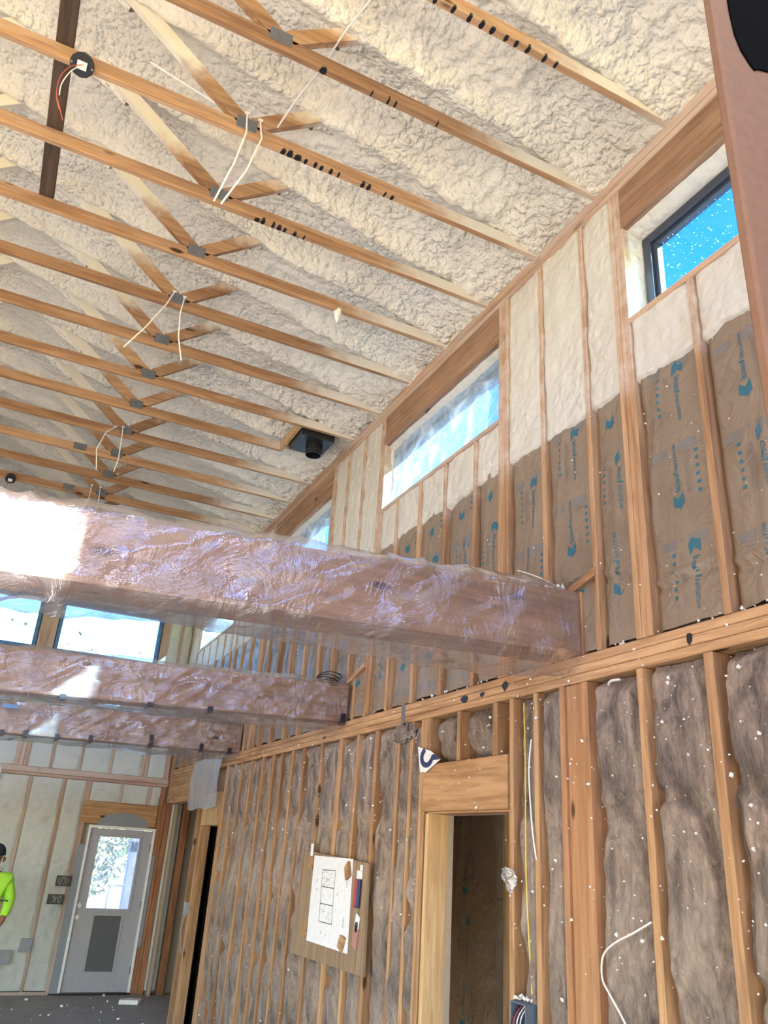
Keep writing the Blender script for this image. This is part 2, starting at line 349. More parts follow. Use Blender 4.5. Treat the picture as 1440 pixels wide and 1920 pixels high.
def child(mb, name, mats, par, org, smooth=False):   # child of an object whose world origin is org
    ob = mb.build(name, mats, None, at=org, smooth=smooth); ob.parent = par; ob.location = (0, 0, 0); return ob
ORD = ['nearest', 'second', 'third', 'fourth', 'fifth', 'sixth', 'seventh', 'eighth', 'ninth', 'tenth', 'eleventh', 'twelfth', 'thirteenth', 'fourteenth', 'fifteenth', 'sixteenth', 'seventeenth', 'eighteenth', 'nineteenth', 'twentieth']

YR = -1.32   # the roof stops here: unroofed rear bay, made up to let sun onto the beams
X = 2.55; D = 12.77; XL = -5.0; YB = -2.5
FL = -H
# ================================================================= STRUCTURE
struct(MB().board(-30, 30, -30, 60, FL-0.3, FL-0.12, 'x', 0).build('floor_outside', GROUND, at=(0, 0, FL))).name = 'floor.001'
struct(MB().board(XL-0.2, 4.2, YB-0.2, D+0.2, FL-0.12, FL, 'x', 0).build('floor', CONC, at=(0, 0, FL)))

# ceiling: sprayed foam between and over the top chords
TY = [2.20+0.60*k for k in range(-7, 18)]
def ceil_z(x, y):
    z = 3.785+0.245*(2.5-x)
    k = (y-2.2)/0.6; d = (k-np.round(k))*0.6
    zr = (0.05+0.05*vn(x*1.7, np.round(k)*3.3, 77))*np.exp(-(d+0.02)**2/0.0045)*sst(2.6, 1.6, x) + 0.03*np.exp(-(d/0.16)**2)
    z = z - zr
    z = z - (0.02*sst(2.2, 2.5, x))*1.0
    z = z + 0.075*(fbm(x*1.3, y*2.6, 3)-0.5)*sst(2.5, 2.0, x) + 0.05*(ridge(x*2.1+y*0.6, y*3.2, 9)-0.5)*sst(2.5, 2.2, x)
    z = z + 0.014*(ridge(x*5, y*7, 5, 2)-0.5) + 0.012*(fbm(x*20, y*20, 11, 2)-0.5)
    wx = x+0.03*(fbm(x*7, y*7, 61, 2)-0.5); wy = y+0.03*(fbm(x*7, y*7, 62, 2)-0.5)
    z = z + (0.010+0.020*sst(0.2, 1.6, x))*(np.minimum(worley(wx*13, wy*13, 63), 0.5)*1.6-0.4)
    return z
mb = MB()
xs = np.arange(-1.4, 2.60, 0.016); ys = np.arange(1.0, D+0.02, 0.017)
Yg, Xg = np.meshgrid(ys, xs, indexing='ij'); mb.grid(Xg, Yg, ceil_z(Xg, Yg))
for (a, b, c, d) in ((XL-0.1, -1.4, YR, D+0.1), (-1.4, 2.7, YR, 1.0)):
    xs2 = np.linspace(a, b, int((b-a)/0.08)+2); ys2 = np.linspace(c, d, int((d-c)/0.08)+2)
    Yg, Xg = np.meshgrid(ys2, xs2, indexing='ij'); mb.grid(Xg, Yg, ceil_z(Xg, Yg))
# roof deck above so that no sky leaks in
mb.hexa([(XL-0.3, YR, 5.65), (2.8, YR, 3.95), (2.8, D+0.3, 3.95), (XL-0.3, D+0.3, 5.65), (XL-0.3, YR, 5.8), (2.8, YR, 4.1), (2.8, D+0.3, 4.1), (XL-0.3, D+0.3, 5.8)])
struct(mb.build('ceiling', FOAM, at=(0, 0, 3.7), smooth=True))

# side (right) wall: exterior sheathing round four high windows, foam band
WIN = [(0.79, 2.62), (3.86, 5.66), (6.90, 8.70), (10.25, 12.12)]
ZB, ZT = 2.70, 3.32            # window opening
# cut the lower part away where the doorways are
mb = MB()
OPEN = [(3.76, 4.62), (9.66, 10.405), (10.72, 12.66)]
OZ = [0.25, 0.19, 0.50]
prev = YB
for (a, b), oz in zip(OPEN, OZ):
    mb.board(2.69, 2.73, prev, a, FL, 0.84, 'y', 0); mb.board(2.69, 2.73, a, b, oz, 0.84, 'y', 0); prev = b
mb.board(2.69, 2.73, prev, D+0.1, FL, 0.84, 'y', 0)
mb.board(2.69, 2.73, YB, D+0.1, 0.84, ZB, 'y', 0)
prev = YB
prev = -1.37
for a, b in WIN+[(D+0.1, 0)]:
    mb.board(2.69, 2.73, prev, a, ZB-0.001, ZT+0.001, 'y', 0); prev = b
mb.board(2.69, 2.73, -1.37, D+0.1, ZT, 3.95, 'y', 0)
wr = struct(mb.build('wall_right', SHEATH, at=(X, 0, FL)))
# foam band: each stretch is a sheet between the studs, lower edge lapping over the paper facing
def foam_edge(y):
    return 2.30+0.09*(fbm(y*3.1, y*0+1.3, 4)-0.5)+0.02*(vn(y*17, y*0, 8)-0.5)+0.012*(vn(y*45, y*0, 9)-0.5)
def foam_patch(mb, y0, y1, zt, zb=None, st=0.018):
    ny = max(4, int((y1-y0)/st)); ys_ = np.linspace(y0, y1, ny)
    nz = max(4, int((zt-2.28)/st)); vv = np.linspace(0, 1, nz)
    Yg, V = np.meshgrid(ys_, vv, indexing='ij'); e = foam_edge(Yg) if zb is None else zb+0*Yg; Zg = e+(zt-e)*V
    Xg = 2.565-0.028*(fbm(Yg*5, Zg*5, 21)-0.3)-0.012*(ridge(Yg*13, Zg*13, 22, 2)-0.5)+0.02*(np.abs((Yg-y0)/(y1-y0)-0.5) > 0.49)
    Xg = Xg+0.075*(V < 0.001)
    mb.grid(Xg, Yg, Zg, flip=True)
mb = MB()
def bays(a, b, studs):
    ss = sorted([s_ for s_ in studs if a < s_[0] < b])
    return ss
US = [(-0.4, .038), (0.0, .038), (0.40, .038), (0.74, .09), (1.38, .038), (1.80, .038), (2.195, .038), (2.665, .11), (2.975, .034), (3.385, .038), (3.805, .11), (4.15, .038), (4.56, .038), (4.95, .04), (5.35, .038), (5.70, .11),
      (6.12, .038), (6.50, .038), (6.85, .09), (7.25, .038), (7.66, .038), (8.08, .038), (8.46, .038), (8.77, .11), (9.20, .038), (9.58, .038), (9.93, .038), (10.17, .09), (10.55, .038), (10.95, .038), (11.35, .038), (11.76, .038), (12.19, .09), (12.72, .07)]
inwin = lambda y: next((w for w in WIN if w[0]-0.02 < y < w[1]+0.02), None)
for (ya, wa), (yb, wb) in zip(US[:-1], US[1:]):
    y0 = ya+wa/2-0.004; y1 = yb-wb/2+0.004; c = (y0+y1)/2
    foam_patch(mb, y0, y1, 2.665 if inwin(c) else 3.62)
struct(mb.build('wall_right.001', FOAMW, at=(X, 0, 2.3), smooth=True))

# lower roof / closets beyond the side wall
struct(MB().board(2.73, 4.3, YB, D+0.3, 0.86, 0.98, 'y', 0).build('ceiling.001', SHEATH, at=(3, 0, 0.9)))
mb = MB(); mb.board(4.2, 4.3, YB, 3.4, FL, 0.86, 'y', 0); mb.board(4.2, 4.3, 4.1, D+0.3, FL, 0.86, 'y', 0); mb.board(4.2, 4.3, 3.4, 4.1, FL, -1.0, 'y', 0); mb.board(4.2, 4.3, 3.4, 4.1, 0.3, 0.86, 'y', 0)  # unseen gap added in the outer wall so sun lights the doorway room
struct(mb.build('wall_closet', SHEATH, at=(4.2, 0, FL)))
struct(MB().board(2.665, 4.2, 10.405, 10.46, FL, 0.86, 'z', 0).build('wall_closet_shade', plain('deep_shade', (0.008, 0.007, 0.006), 0.9, 0, 0.05), at=(3.4, 10.4, FL)))  # near-black panel stands in for the deep shade in the narrow doorway
mb = MB(); mb.board(2.73, 4.2, 3.1, 3.2, FL, 0.86, 'z', 0); mb.board(2.73, 4.2, 8.9, 9.0, FL, 0.86, 'z', 0);
struct(mb.build('wall_closet_cross', SHEATH, at=(3.4, 3, FL)))

# plates along the side wall
mb = MB()
for k in range(3): mb.board(X, 2.69, YB+0.01*k, D, 0.841+0.044*k, 0.883+0.044*k, 'y', 0.004)
struct(mb.build('trim_1', WY, at=(X, 0, 0.84)))
mb = MB(); mb.board(X, 2.69, -1.37, D, 3.615, 3.665, 'y', 0.005); mb.board(X-0.004, 2.69, -1.37, D, 3.668, 3.74, 'y', 0.006)
struct(mb.build('trim_2', WYS, at=(X, 0, 3.7)))
mb = MB(); mb.board(X, 2.69, YB, OPEN[0][0]-0.07, FL, FL+0.04, 'y'); mb.board(X, 2.69, OPEN[0][1]+0.03, OPEN[1][0]-0.03, FL, FL+0.04, 'y')
struct(mb.build('trim_3', WY, at=(X, 0, FL)))

# rear wall (behind the view) and left wall, their openings made up to let light in
mb = MB()
def yz(pts, y0=YB-0.12): mb.poly([(x, y0, z) for x, z in pts], (0, 1, 0), 0.12)
yz([(XL, FL), (2.69, FL), (2.69, FL+0.15), (XL, FL+0.15)])
yz([(XL, FL+0.15), (-3.9, FL+0.15), (-3.9, 0.35), (XL, 0.35)]); yz([(2.2, FL+0.15), (2.69, FL+0.15), (2.69, 0.35), (2.2, 0.35)])
yz([(XL, 0.35), (2.69, 0.35), (2.69, 2.7), (XL, 2.7)])
struct(mb.build('wall_rear', SHEATH, at=(0, YB, FL)))
mb = MB()
mb.board(XL-0.12, XL, YB, D, FL, FL+0.1, 'y', 0); mb.board(XL-0.12, XL, YB, D, 0.75, 5.8, 'y', 0)
for a, b in ((YB, -0.2), (2.6, 3.0), (6.0, 6.4), (9.2, D)): mb.board(XL-0.12, XL, a, b, FL+0.1, 0.75, 'z', 0)
struct(mb.build('wall_left', SHEATH, at=(XL, 0, FL)))

# ---------------------------------------------------------------- end wall
EW = [(-1.27, 0.27), (0.53, 2.07)]; EZ = (2.50, 3.30); DX = (1.53, 2.475); DZ = 0.14
mb = MB()
ye, yf = D+0.12, D+0.16
mb.board(XL, EW[0][0], ye, yf, FL, 5.8, 'x', 0); mb.board(EW[0][0], DX[0], ye, yf, FL, EZ[0], 'x', 0)
mb.board(DX[0], DX[1], ye, yf, DZ, EZ[0], 'x', 0); mb.board(DX[1], 4.3, ye, yf, FL, EZ[0], 'x', 0)
mb.board(EW[0][1], EW[1][0], ye, yf, EZ[0], EZ[1], 'x', 0); mb.board(EW[1][1], 4.3, ye, yf, EZ[0], EZ[1], 'x', 0)
mb.board(EW[0][0], 4.3, ye, yf, EZ[1], 5.8, 'x', 0)
struct(mb.build('wall_end', SHEATH, at=(0, D, FL)))
def efoam(mb, x0, x1, z0, z1, st=0.022):
    nx = max(3, int((x1-x0)/st)); nz = max(3, int((z1-z0)/st))
    Xg, Zg = np.meshgrid(np.linspace(x0, x1, nx), np.linspace(z0, z1, nz), indexing='ij')
    Yg = D+0.012-0.05*(fbm(Xg*3.5, Zg*6, 31)-0.45)-0.022*(ridge(Xg*7, Zg*13, 32, 2)-0.5)*(Zg < 0.6)
    edge = np.minimum(Xg-x0, x1-Xg); Yg = np.where(edge < 0.012, D+0.02, Yg)
    mb.grid(Xg, Yg, Zg)
EL = [(-0.62, .038), (-0.2, .038), (0.21, .038), (0.63, .04), (1.085, .04), (1.42, .075)]
EU = [(-0.8, .038), (-0.38, .038), (0.02, .038), (0.45, .18), (0.845, .04), (1.245, .04), (1.67, .042), (2.16, .11), (2.50, .07)]
mb = MB()
for (a, wa), (b, wb) in zip(EL[:-1], EL[1:]): efoam(mb, a+wa/2, b-wb/2, FL+0.05, 0.72)
efoam(mb, -3.0, -0.64, FL, 0.72, 0.08)
for a, b in ((1.46, 1.87), (1.90, 2.29), (2.32, 2.46)): efoam(mb, a, b, 0.46, 0.72)
for (a, wa), (b, wb) in zip(EU[:-1], EU[1:]): efoam(mb, a+wa/2, b-wb/2, 0.85, 2.40)
efoam(mb, 2.20, 2.37, 2.5, 4.0); efoam(mb, 2.41, 2.55, 2.5, 4.0); efoam(mb, -3, 2.2, 3.5, 4.6, 0.05)
efoam(mb, 2.66, 2.82, FL+0.05, 0.5)
struct(mb.build('wall_end.001', FOAME, at=(0, D, FL), smooth=True))
mb = MB(); mb.board(XL, X-0.002, D-0.004, D+0.12, 0.725, 0.765, 'x', 0.004); mb.board(XL, X-0.002, D-0.006, D+0.12, 0.768, 0.845, 'x', 0.004)
struct(mb.build('trim_4', WXS, at=(0, D, 0.8)))
mb = MB(); mb.board(XL, 2.2, D-0.004, D+0.12, 2.405, 2.495, 'x', 0.004); mb.board(XL, 2.2, D-0.004, D+0.12, 3.31, 3.48, 'x', 0.004)
struct(mb.build('trim_5', WXS, at=(0, D, 2.4)))
mb = MB(); mb.board(XL, 1.42, D-0.003, D+0.12, FL, FL+0.04, 'x', 0.003); struct(mb.build('trim_6', WXS, at=(0, D, FL)))

# end wall windows
def end_window(i, x0, x1):
    r = MB(); t = 0.055
    y0, y1 = D+0.045, D+0.125; z0, z1 = EZ
    r.board(x0, x1, y0, y1, z0, z0+t, 'x'); r.board(x0, x1, y0, y1, z1-t, z1, 'x'); r.board(x0, x0+t, y0, y1, z0+t, z1-t, 'z'); r.board(x1-t, x1, y0, y1, z0+t, z1-t, 'z')
    o = r.build('window_%d' % i, FLAREF, at=((x0+x1)/2, D, z0)); struct(o)
    child(MB().board(x0+t, x1-t, D+0.085, D+0.09, z0+t, z1-t, 'x', 0), 'glass', GLC, o, ((x0+x1)/2, D, z0))
end_window(5, *EW[0]); end_window(6, *EW[1])
# side windows
def side_window(i, y0, y1, film):
    t = 0.055; xa, xb = 2.665, 2.728; z0, z1 = ZB+0.01, ZT-0.055
    ya, yb = y0+0.035, y1-0.035
    r = MB(); r.board(xa, xb, ya, yb, z0, z0+t, 'y'); r.board(xa, xb, ya, yb, z1-t, z1, 'y'); r.board(xa, xb, ya, ya+t, z0+t, z1-t, 'z'); r.board(xa, xb, yb-t, yb, z0+t, z1-t, 'z')
    r.board(xa+0.02, xb, ya+t, yb-t, z1-t-0.025, z1-t, 'y', 0.003); r.board(xa+0.02, xb, yb-t-0.03, yb-t, z0+t, z1-t-0.025, 'z', 0.003)
    org = (2.67, (y0+y1)/2, z0); o = r.build('window_%d' % i, VINYL, at=org); struct(o)
    child(MB().board(2.705, 2.71, ya+t, yb-t, z0+t, z1-t, 'y', 0), 'glass', GLB, o, org)
    # foam bead squeezed between frame and header / jambs
    f = MB(); ny = 90
    Yg, T = np.meshgrid(np.linspace(y0, y1, ny), np.linspace(0, 1, 7), indexing='ij')
    Xf = 2.585+0.11*T; Zf = ZT-0.004-0.05*T+0.012*(fbm(Yg*9, T*3, 5+i)-0.5)-0.014*np.sin(T*math.pi)
    f.grid(Xf+0.012*(fbm(Yg*7, T, 3)-0.5), Yg, Zf)
    for yy, sg in ((y0, 1), (y1, -1)):
        Zg, T = np.meshgrid(np.linspace(ZB, ZT, 40), np.linspace(0, 1, 6), indexing='ij')
        f.grid(2.57+0.12*T, yy+sg*(0.004+0.03*T+0.008*(fbm(Zg*9, T*2, 6+i)-0.5)), Zg)
    child(f, 'foam_seal', FOAMW, o, org, smooth=True)
    if film:
        g = MB(); ny = int((y1-y0)/0.02); Yg, Zg = np.meshgrid(np.linspace(y0+0.01, y1-0.01, ny), np.linspace(ZB+0.005, ZT-0.03, 34), indexing='ij')
        Xf = 2.635-0.03*(ridge(Yg*2+Zg*3, Zg*3-Yg*2, 41+i)-0.5)-0.01*(ridge(Yg*8, Zg*4, 7, 2)-0.5)
        g.grid(Xf, Yg, Zg); child(g, 'plastic_film', FILMW, o, org, smooth=True)
    # sill
    sl = MB(); sl.board(X-0.004, 2.69, y0-0.01, y1+0.01, 2.665, 2.70, 'y', 0.003); child(sl, 'sill', WYS, o, org)
for i, (a, b) in enumerate(WIN): side_window(i+1, a, b, i > 0)
wd = ['the nearest high window', 'the second high window', 'the third high window', 'the farthest high window']
for i, (a, b) in enumerate(WIN):
    o = MB().board(X-0.002, 2.69, a, b, ZT, 3.612, 'y', 0.006).build('window_header', WHWIN, at=(X, (a+b)/2, ZT))
    tag(o, 'wide timber header beam directly above %s under the ceiling' % wd[i], 'header')

# ---------------------------------------------------------------- end wall door
org = (2.0, D, FL)
mb = MB()
for a, b in ((DX[0], DX[0]+0.035), (DX[1]-0.035, DX[1])): mb.board(a, b, D-0.02, D+0.12, FL+0.0, DZ, 'z', 0.003)
mb.board(DX[0]+0.035, DX[1]-0.035, D-0.02, D+0.12, DZ-0.035, DZ, 'x', 0.003)
door = struct(mb.build('door_1', WHITE, at=org))
mb = MB(); lx0, lx1 = DX[0]+0.038, DX[1]-0.038; gx0, gx1, gz0, gz1 = 1.70, 2.27, -0.93, -0.005
yl0, yl1 = D+0.03, D+0.07; zb_, zt_ = FL+0.03, DZ-0.038
mb.board(lx0, gx0, yl0, yl1, zb_, zt_, 'z', 0.001); mb.board(gx1, lx1, yl0, yl1, zb_, zt_, 'z', 0.001); mb.board(gx0, gx1, yl0, yl1, zb_, gz0, 'x', 0.001); mb.board(gx0, gx1, yl0, yl1, gz1, zt_, 'x', 0.001)
leaf = child(mb, 'door_leaf', DOORP, door, org)
mb = MB()
for a, b, c, d in ((gx0-0.035, gx0, gz0-0.035, gz1+0.035), (gx1, gx1+0.035, gz0-0.035, gz1+0.035)): mb.board(a, b, yl0-0.012, yl0+0.002, c, d, 'z', 0.005)
for c, d in ((gz0-0.035, gz0), (gz1, gz1+0.035)): mb.board(gx0, gx1, yl0-0.012, yl0+0.002, c, d, 'x', 0.005)
lf = child(mb, 'glazing_frame', DOORP, leaf, org)
child(MB().board(gx0, gx1, D+0.045, D+0.05, gz0, gz1, 'z', 0), 'glass', HAZYG, leaf, org)
mb = MB(); mb.board(1.835, 2.195, yl0-0.012, yl0-0.002, -1.695, -1.02, 'z', 0.004); child(mb, 'dark_panel', VENT, leaf, org)
mb = MB()
for a, b in ((1.80, 1.833), (2.197, 2.23)): mb.board(a, b, yl0-0.010, yl0+0.001, -1.73, -0.985, 'z', 0.004)
for a, b in ((-1.73, -1.697), (-1.018, -0.985)): mb.board(1.833, 2.197, yl0-0.010, yl0+0.001, a, b, 'x', 0.004)
child(mb, 'panel_trim', DOORP, leaf, org)
for zz in (-0.90, -1.045):
    mb = MB(); n = 14; pts = [(1.605+0.027*math.cos(2*math.pi*k/n), yl0-0.003, zz+0.030*math.sin(2*math.pi*k/n)) for k in range(n)]
    mb.poly(pts, (0, 1, 0), 0.004); child(mb, 'lock_bore', WHITE, leaf, org)
for zz in (-0.12, -0.87, -1.68):
    child(MB().board(lx1-0.004, lx1+0.014, D+0.015, D+0.032, zz-0.05, zz+0.05, 'z', 0.002), 'hinge', BLACK, door, org)
child(MB().board(DX[0], DX[1], D-0.03, D+0.1, FL, FL+0.028, 'x', 0.003), 'threshold', BLACK, door, org)
# header over the door + arched flashing + side flashing
o = MB().board(1.39, 2.455, D-0.006, D+0.11, DZ+0.02, 0.455, 'x', 0.004).build('door_header', WXS, at=(1.9, D, 0.2))
o.data.materials[0] = WX; tag(o, 'timber header beam above the white exterior door with grey arched flashing', 'header')
mb = MB(); pts = [(2.0+0.36*math.cos(a), D-0.010, DZ+0.002+0.185*math.sin(a)) for a in np.linspace(0, math.pi, 20)]
mb.poly(pts, (0, 1, 0), 0.003); tag(mb.build('arched_flashing', TAPEG, at=(2.0, D, DZ)), 'grey arched flashing membrane on the header above the white door', 'flashing')
mb = MB(); mb.board(1.425, 1.53, D-0.012, D-0.005, FL+0.02, -0.12, 'z', 0.001); tag(mb.build('flashing_tape', TAPEG, at=(1.47, D, FL)), 'wide grey flashing tape down the left side of the white door', 'flashing')
mb = MB(); mb.board(2.48, 2.525, D-0.012, D-0.005, -1.40, -0.22, 'z', 0.001); tag(mb.build('flashing_tape', TAPEG, at=(2.5, D, -1.4)), 'narrow grey flashing tape down the right side of the white door', 'flashing')

# outside view through the door
org = (2.0, D+4.5, FL)
mb = MB(); rs = np.random.RandomState(4)
lv = []; lf_ = []
for k in range(17000):
    c = np.array([rs.uniform(-0.5, 6.5), D+4.5+rs.uniform(0, 3.0), FL+1.25+abs(rs.normal(0, 1.0))*1.5])
    c[2] += 0.5*math.sin(c[0]*2.2)
    a = rs.normal(size=3); a /= np.linalg.norm(a); b = np.cross(a, rs.normal(size=3)); b /= np.linalg.norm(b); s_ = rs.uniform(0.04, 0.10)
    n = len(lv); lv += [c-a*s_, c+b*s_*0.5, c+a*s_, c-b*s_*0.5]; lf_.append((n, n+1, n+2, n+3))
mb.add(lv, lf_); tr_ = tag(mb.build('leafy_hedge', LEAFM, at=org), 'sunlit green foliage seen through the glass of the end door', 'shrub')
mb = MB(); mb.board(2.60, 2.78, D+2.6, D+2.78, FL-0.1, 0.6, 'z', 0.01)
pst = mb.build('porch_post', plain('painted_post', (0.50, 0.50, 0.62), 0.6), at=(2.7, D+2.6, FL)); tag(pst, 'lavender grey porch post outside the end door', 'post')
child(MB().board(2.585, 2.70, D+2.50, D+2.60, -0.22, -0.06, 'z', 0.01), 'lantern', VINYL, pst, (2.7, D+2.6, FL))
mb = MB(); mb.tube([(2.37, D+2.7, FL-0.1), (2.37, D+2.7, -0.90), (2.39, D+2.7, -0.80), (2.46, D+2.7, -0.765), (2.59, D+2.7, -0.765)], 0.018, 8)
tag(mb.build('tube_railing', WHITE, at=(2.5, D+2.9, FL)), 'white bent tube railing outside, low in the door glass', 'railing')

# ================================================================= TRUSSES
TYV = [y for y in TY if 1.5 < y < D]
def web(mb, p, q, w=0.045, y=0.0, t=0.038):
    d = Vector((q[0]-p[0], 0, q[1]-p[1])).normalized(); n = Vector((-d.z, 0, d.x))*w
    P = [(p[0]-n.x, y, p[1]-n.z), (q[0]-n.x, y, q[1]-n.z), (q[0]-n.x, y+t, q[1]-n.z), (p[0]-n.x, y+t, p[1]-n.z)]
    P += [(p[0]+n.x, y, p[1]+n.z), (q[0]+n.x, y, q[1]+n.z), (q[0]+n.x, y+t, q[1]+n.z), (p[0]+n.x, y+t, p[1]+n.z)]
    mb.hexa(P)
def plate(mb, x, z, y, w=0.118, h=0.088):
    mb.board(x-w/2, x+w/2, y-0.004, y-0.0005, z-h/2, z+h/2, 'x', 0.001)
    for k in range(5): mb.board(x-w/2+0.008+k*w/5.2, x-w/2+0.016+k*w/5.2, y-0.0065, y-0.0035, z-h/2+0.006, z+h/2-0.006, 'z', 0.0005)
INKX = {0: [(1.10, .03), (1.20, .03), (1.29, .03), (1.36, .035), (1.42, .04), (1.50, .03), (1.56, .03), (1.63, .03), (1.73, .03), (1.80, .025)],
        1: [(0.77, .05), (1.148, .018), (1.19, .018), (1.05, .012), (1.45, .014)],
        2: [(0.76, .04), (0.80, .05), (0.85, .06), (0.90, .03), (0.96, .03), (1.0, .03), (1.06, .03), (1.11, .02), (1.27, .035), (1.31, .035), (1.42, .02), (1.47, .03)],
        3: [(0.79, .05), (0.83, .04), (0.90, .03), (0.94, .04), (0.98, .03), (1.05, .03), (1.115, .02)]}
TN = ['closest to the camera, crossing the top right', 'second back, with a heart shaped black mark', 'third back, carrying the round black junction box', 'fourth back, with smeared black ink marks', 'fifth back, where the dark board ends', 'sixth back, with two hanging straps', 'seventh back, with a large knot at the left', 'eighth back, just before the black fan box', 'ninth back, just behind the black fan box', 'tenth back, with two curved straps', 'eleventh back, with two joint plates', 'twelfth back, low above the wrapped beam', 'thirteenth back, with the small far junction box']
trs = {}
vis = [2.20+0.6*k for k in range(0, 17)]
for k, y in enumerate(vis):
    lab = 'pine roof truss %s' % TN[k] if k < len(TN) else 'pine roof truss mostly hidden behind the big wrapped beam'
    t = empty('roof_truss', (0, y, 3.72), lab, 'truss', 'roof trusses under the sprayed foam ceiling' )
    mb = MB()
    if k == 8: mb.board(-5.0, 1.985, y, y+0.038, 3.72, 3.81, 'x', 0.003)
    else: mb.board(-5.0, 2.56, y, y+0.038, 3.72, 3.81, 'x', 0.003)
    mb.build('bottom_chord', WTR, t)
    xn = 0.52
    a = MB(); web(a, (xn-0.01, 3.81), (xn-1.10, 3.81+0.87), 0.044, y); a.build('web', WTR, t)
    a = MB(); web(a, (xn+0.05, 3.82), (xn+0.62, 3.82+0.44), 0.044, y); a.build('web', WTR, t)
    a = MB(); web(a, (xn-1.10, 4.70), (xn-2.2, 3.81), 0.044, y); a.build('web', WTR, t)
    a = MB(); plate(a, xn+0.005, 3.798, y); a.build('joint_plate', STEEL, t)
    if k in (10, 12): a = MB(); plate(a, 0.15, 3.775, y, 0.13, 0.08); a.build('joint_plate', STEEL, t)
    # foam climbing over the upper part of each web
    for (p, q, s0, sd_) in (((xn-0.01, 3.81), (xn-1.10, 4.68), 0.50+0.16*random.random(), 50+k), ((xn+0.05, 3.82), (xn+0.62, 4.26), 0.42+0.2*random.random(), 90+k)):
        T = np.linspace(s0, 1.0, 26); A = np.linspace(0, 2*math.pi, 13)[:-1]
        Tg, Ag = np.meshgrid(T, A, indexing='ij')
        gx = p[0]+(q[0]-p[0])*Tg; gz = p[1]+(q[1]-p[1])*Tg
        dd = np.array([q[0]-p[0], q[1]-p[1]]); dd /= np.linalg.norm(dd); nn = np.array([-dd[1], dd[0]])
        r1 = 0.050+0.085*((Tg-s0)/(1-s0))**1.2; r2 = 0.010+0.10*((Tg-s0)/(1-s0))**1.1
        wob = 1+0.5*(fbm(Tg*9, Ag*1.3, sd_)-0.5)
        upm = np.where(np.sin(Ag) > 0, 1.0, 0.82)
        GX = gx+nn[0]*np.sin(Ag)*r1*wob*upm; GZ = gz+nn[1]*np.sin(Ag)*r1*wob*upm; GY = y+0.019+0.045+np.cos(Ag)*(r2+0.014)*wob
        c = MB(); c.grid(GX, GY, GZ, closed=True); c.build('foam_coating', FOAM, t, smooth=True)
    if k in INKX:
        for (xx, w) in INKX[k]:
            a = MB(); n = 9; w2 = w*0.8
            low = [(xx+w2*0.5*math.cos(q)*random.uniform(.7, 1.15), y+0.019+0.018*math.sin(q)*random.uniform(.8, 1.05), 3.7188) for q in np.linspace(0, 2*math.pi, n+1)[:-1]]
            a.poly(low, (0, 0, 1), 0.001)
            hz = random.uniform(0.004, 0.028)
            a.poly([(xx-w2*0.4, y-0.0010, 3.7190), (xx+w2*0.4, y-0.0010, 3.7190), (xx+w2*0.3, y-0.0010, 3.720+hz), (xx-w2*0.2, y-0.0010, 3.720+hz*0.8)], (0, 1, 0), 0.0008)
            a.poly([(xx-w2*0.4, y-0.0010, 3.7186), (xx+w2*0.4, y-0.0010, 3.7186), (xx+w2*0.4, y+0.019, 3.7186), (xx-w2*0.4, y+0.019, 3.7186)], (0, 0, 1), 0.0008)
            a.build('ink_mark', BLACK, t)
    trs[k] = t
# the dark cross board lying on the chords
o = MB().board(-0.52, -0.43, 1.0, 4.63, 3.812, 3.85, 'y', 0.004).build('cross_board', WDARK, at=(-0.47, 3, 3.83)); tag(o, 'dark weathered board lying across the truss chords at top left', 'board')

# junction boxes
def jbox(x, y, z, r, label, wires):
    e = empty('junction_box', (x, y, z), label, 'junction box', None)
    mb = MB(); n = 12
    d = Vector((0.0, -0.55, -1)).normalized(); u = Vector((1, 0, 0)); v = d.cross(u)
    rings = []
    for (s_, rr) in ((-0.055, 0.85), (-0.05, 0.92), (0.0, 1.0), (0.004, 1.08), (0.008, 1.0), (0.008, 0.001)):
        rings.append([tuple(Vector((x, y, z))+d*s_+(u*math.cos(2*math.pi*k/n)+v*math.sin(2*math.pi*k/n))*r*rr) for k in range(n)])
    P = np.array(rings); mb.grid(P[:, :, 0], P[:, :, 1], P[:, :, 2], closed=True)
    mb.build('box_body', BLACK, e)
    f = MB(); c = Vector((x, y, z))+d*0.012
    q = [tuple(c+u*a*r*.42+v*b*r*.36) for a, b in ((-1, -1), (1, -1), (1, 1), (-1, 1))]; f.poly(q, tuple(d), 0.006); f.build('cover_tab', WHITE, e)
    f = MB()
    for a in (-1, 1): cc = c+u*a*r*0.9; f.poly([tuple(cc+(u*math.cos(t)+v*math.sin(t))*r*.12) for t in np.linspace(0, 6.28, 7)[:-1]], tuple(d), 0.005)
    f.build('screw', STEEL, e)
    for m_, pts in wires: MB().tube(pts, 0.0028, 5).build('wire', m_, e)
jbox(-0.365, 3.375, 3.695, 0.058, 'round black junction box with dangling wires on the third truss chord', [
    (REDW, [(-0.355, 3.34, 3.66), (-0.41, 3.33, 3.60), (-0.44, 3.33, 3.50), (-0.43, 3.33, 3.38), (-0.40, 3.33, 3.30)]),
    (STRAP, [(-0.355, 3.34, 3.66), (-0.40, 3.34, 3.59), (-0.425, 3.34, 3.48), (-0.42, 3.34, 3.40)]),
    (REDW, [(-0.43, 3.33, 3.38), (-0.40, 3.33, 3.31), (-0.37, 3.33, 3.24)])])
jbox(-0.475, 9.37, 3.70, 0.055, 'small black junction box on the far chord at the left edge', [(REDW, [(-0.475, 9.33, 3.66), (-0.50, 9.33, 3.58), (-0.55, 9.33, 3.52)])])
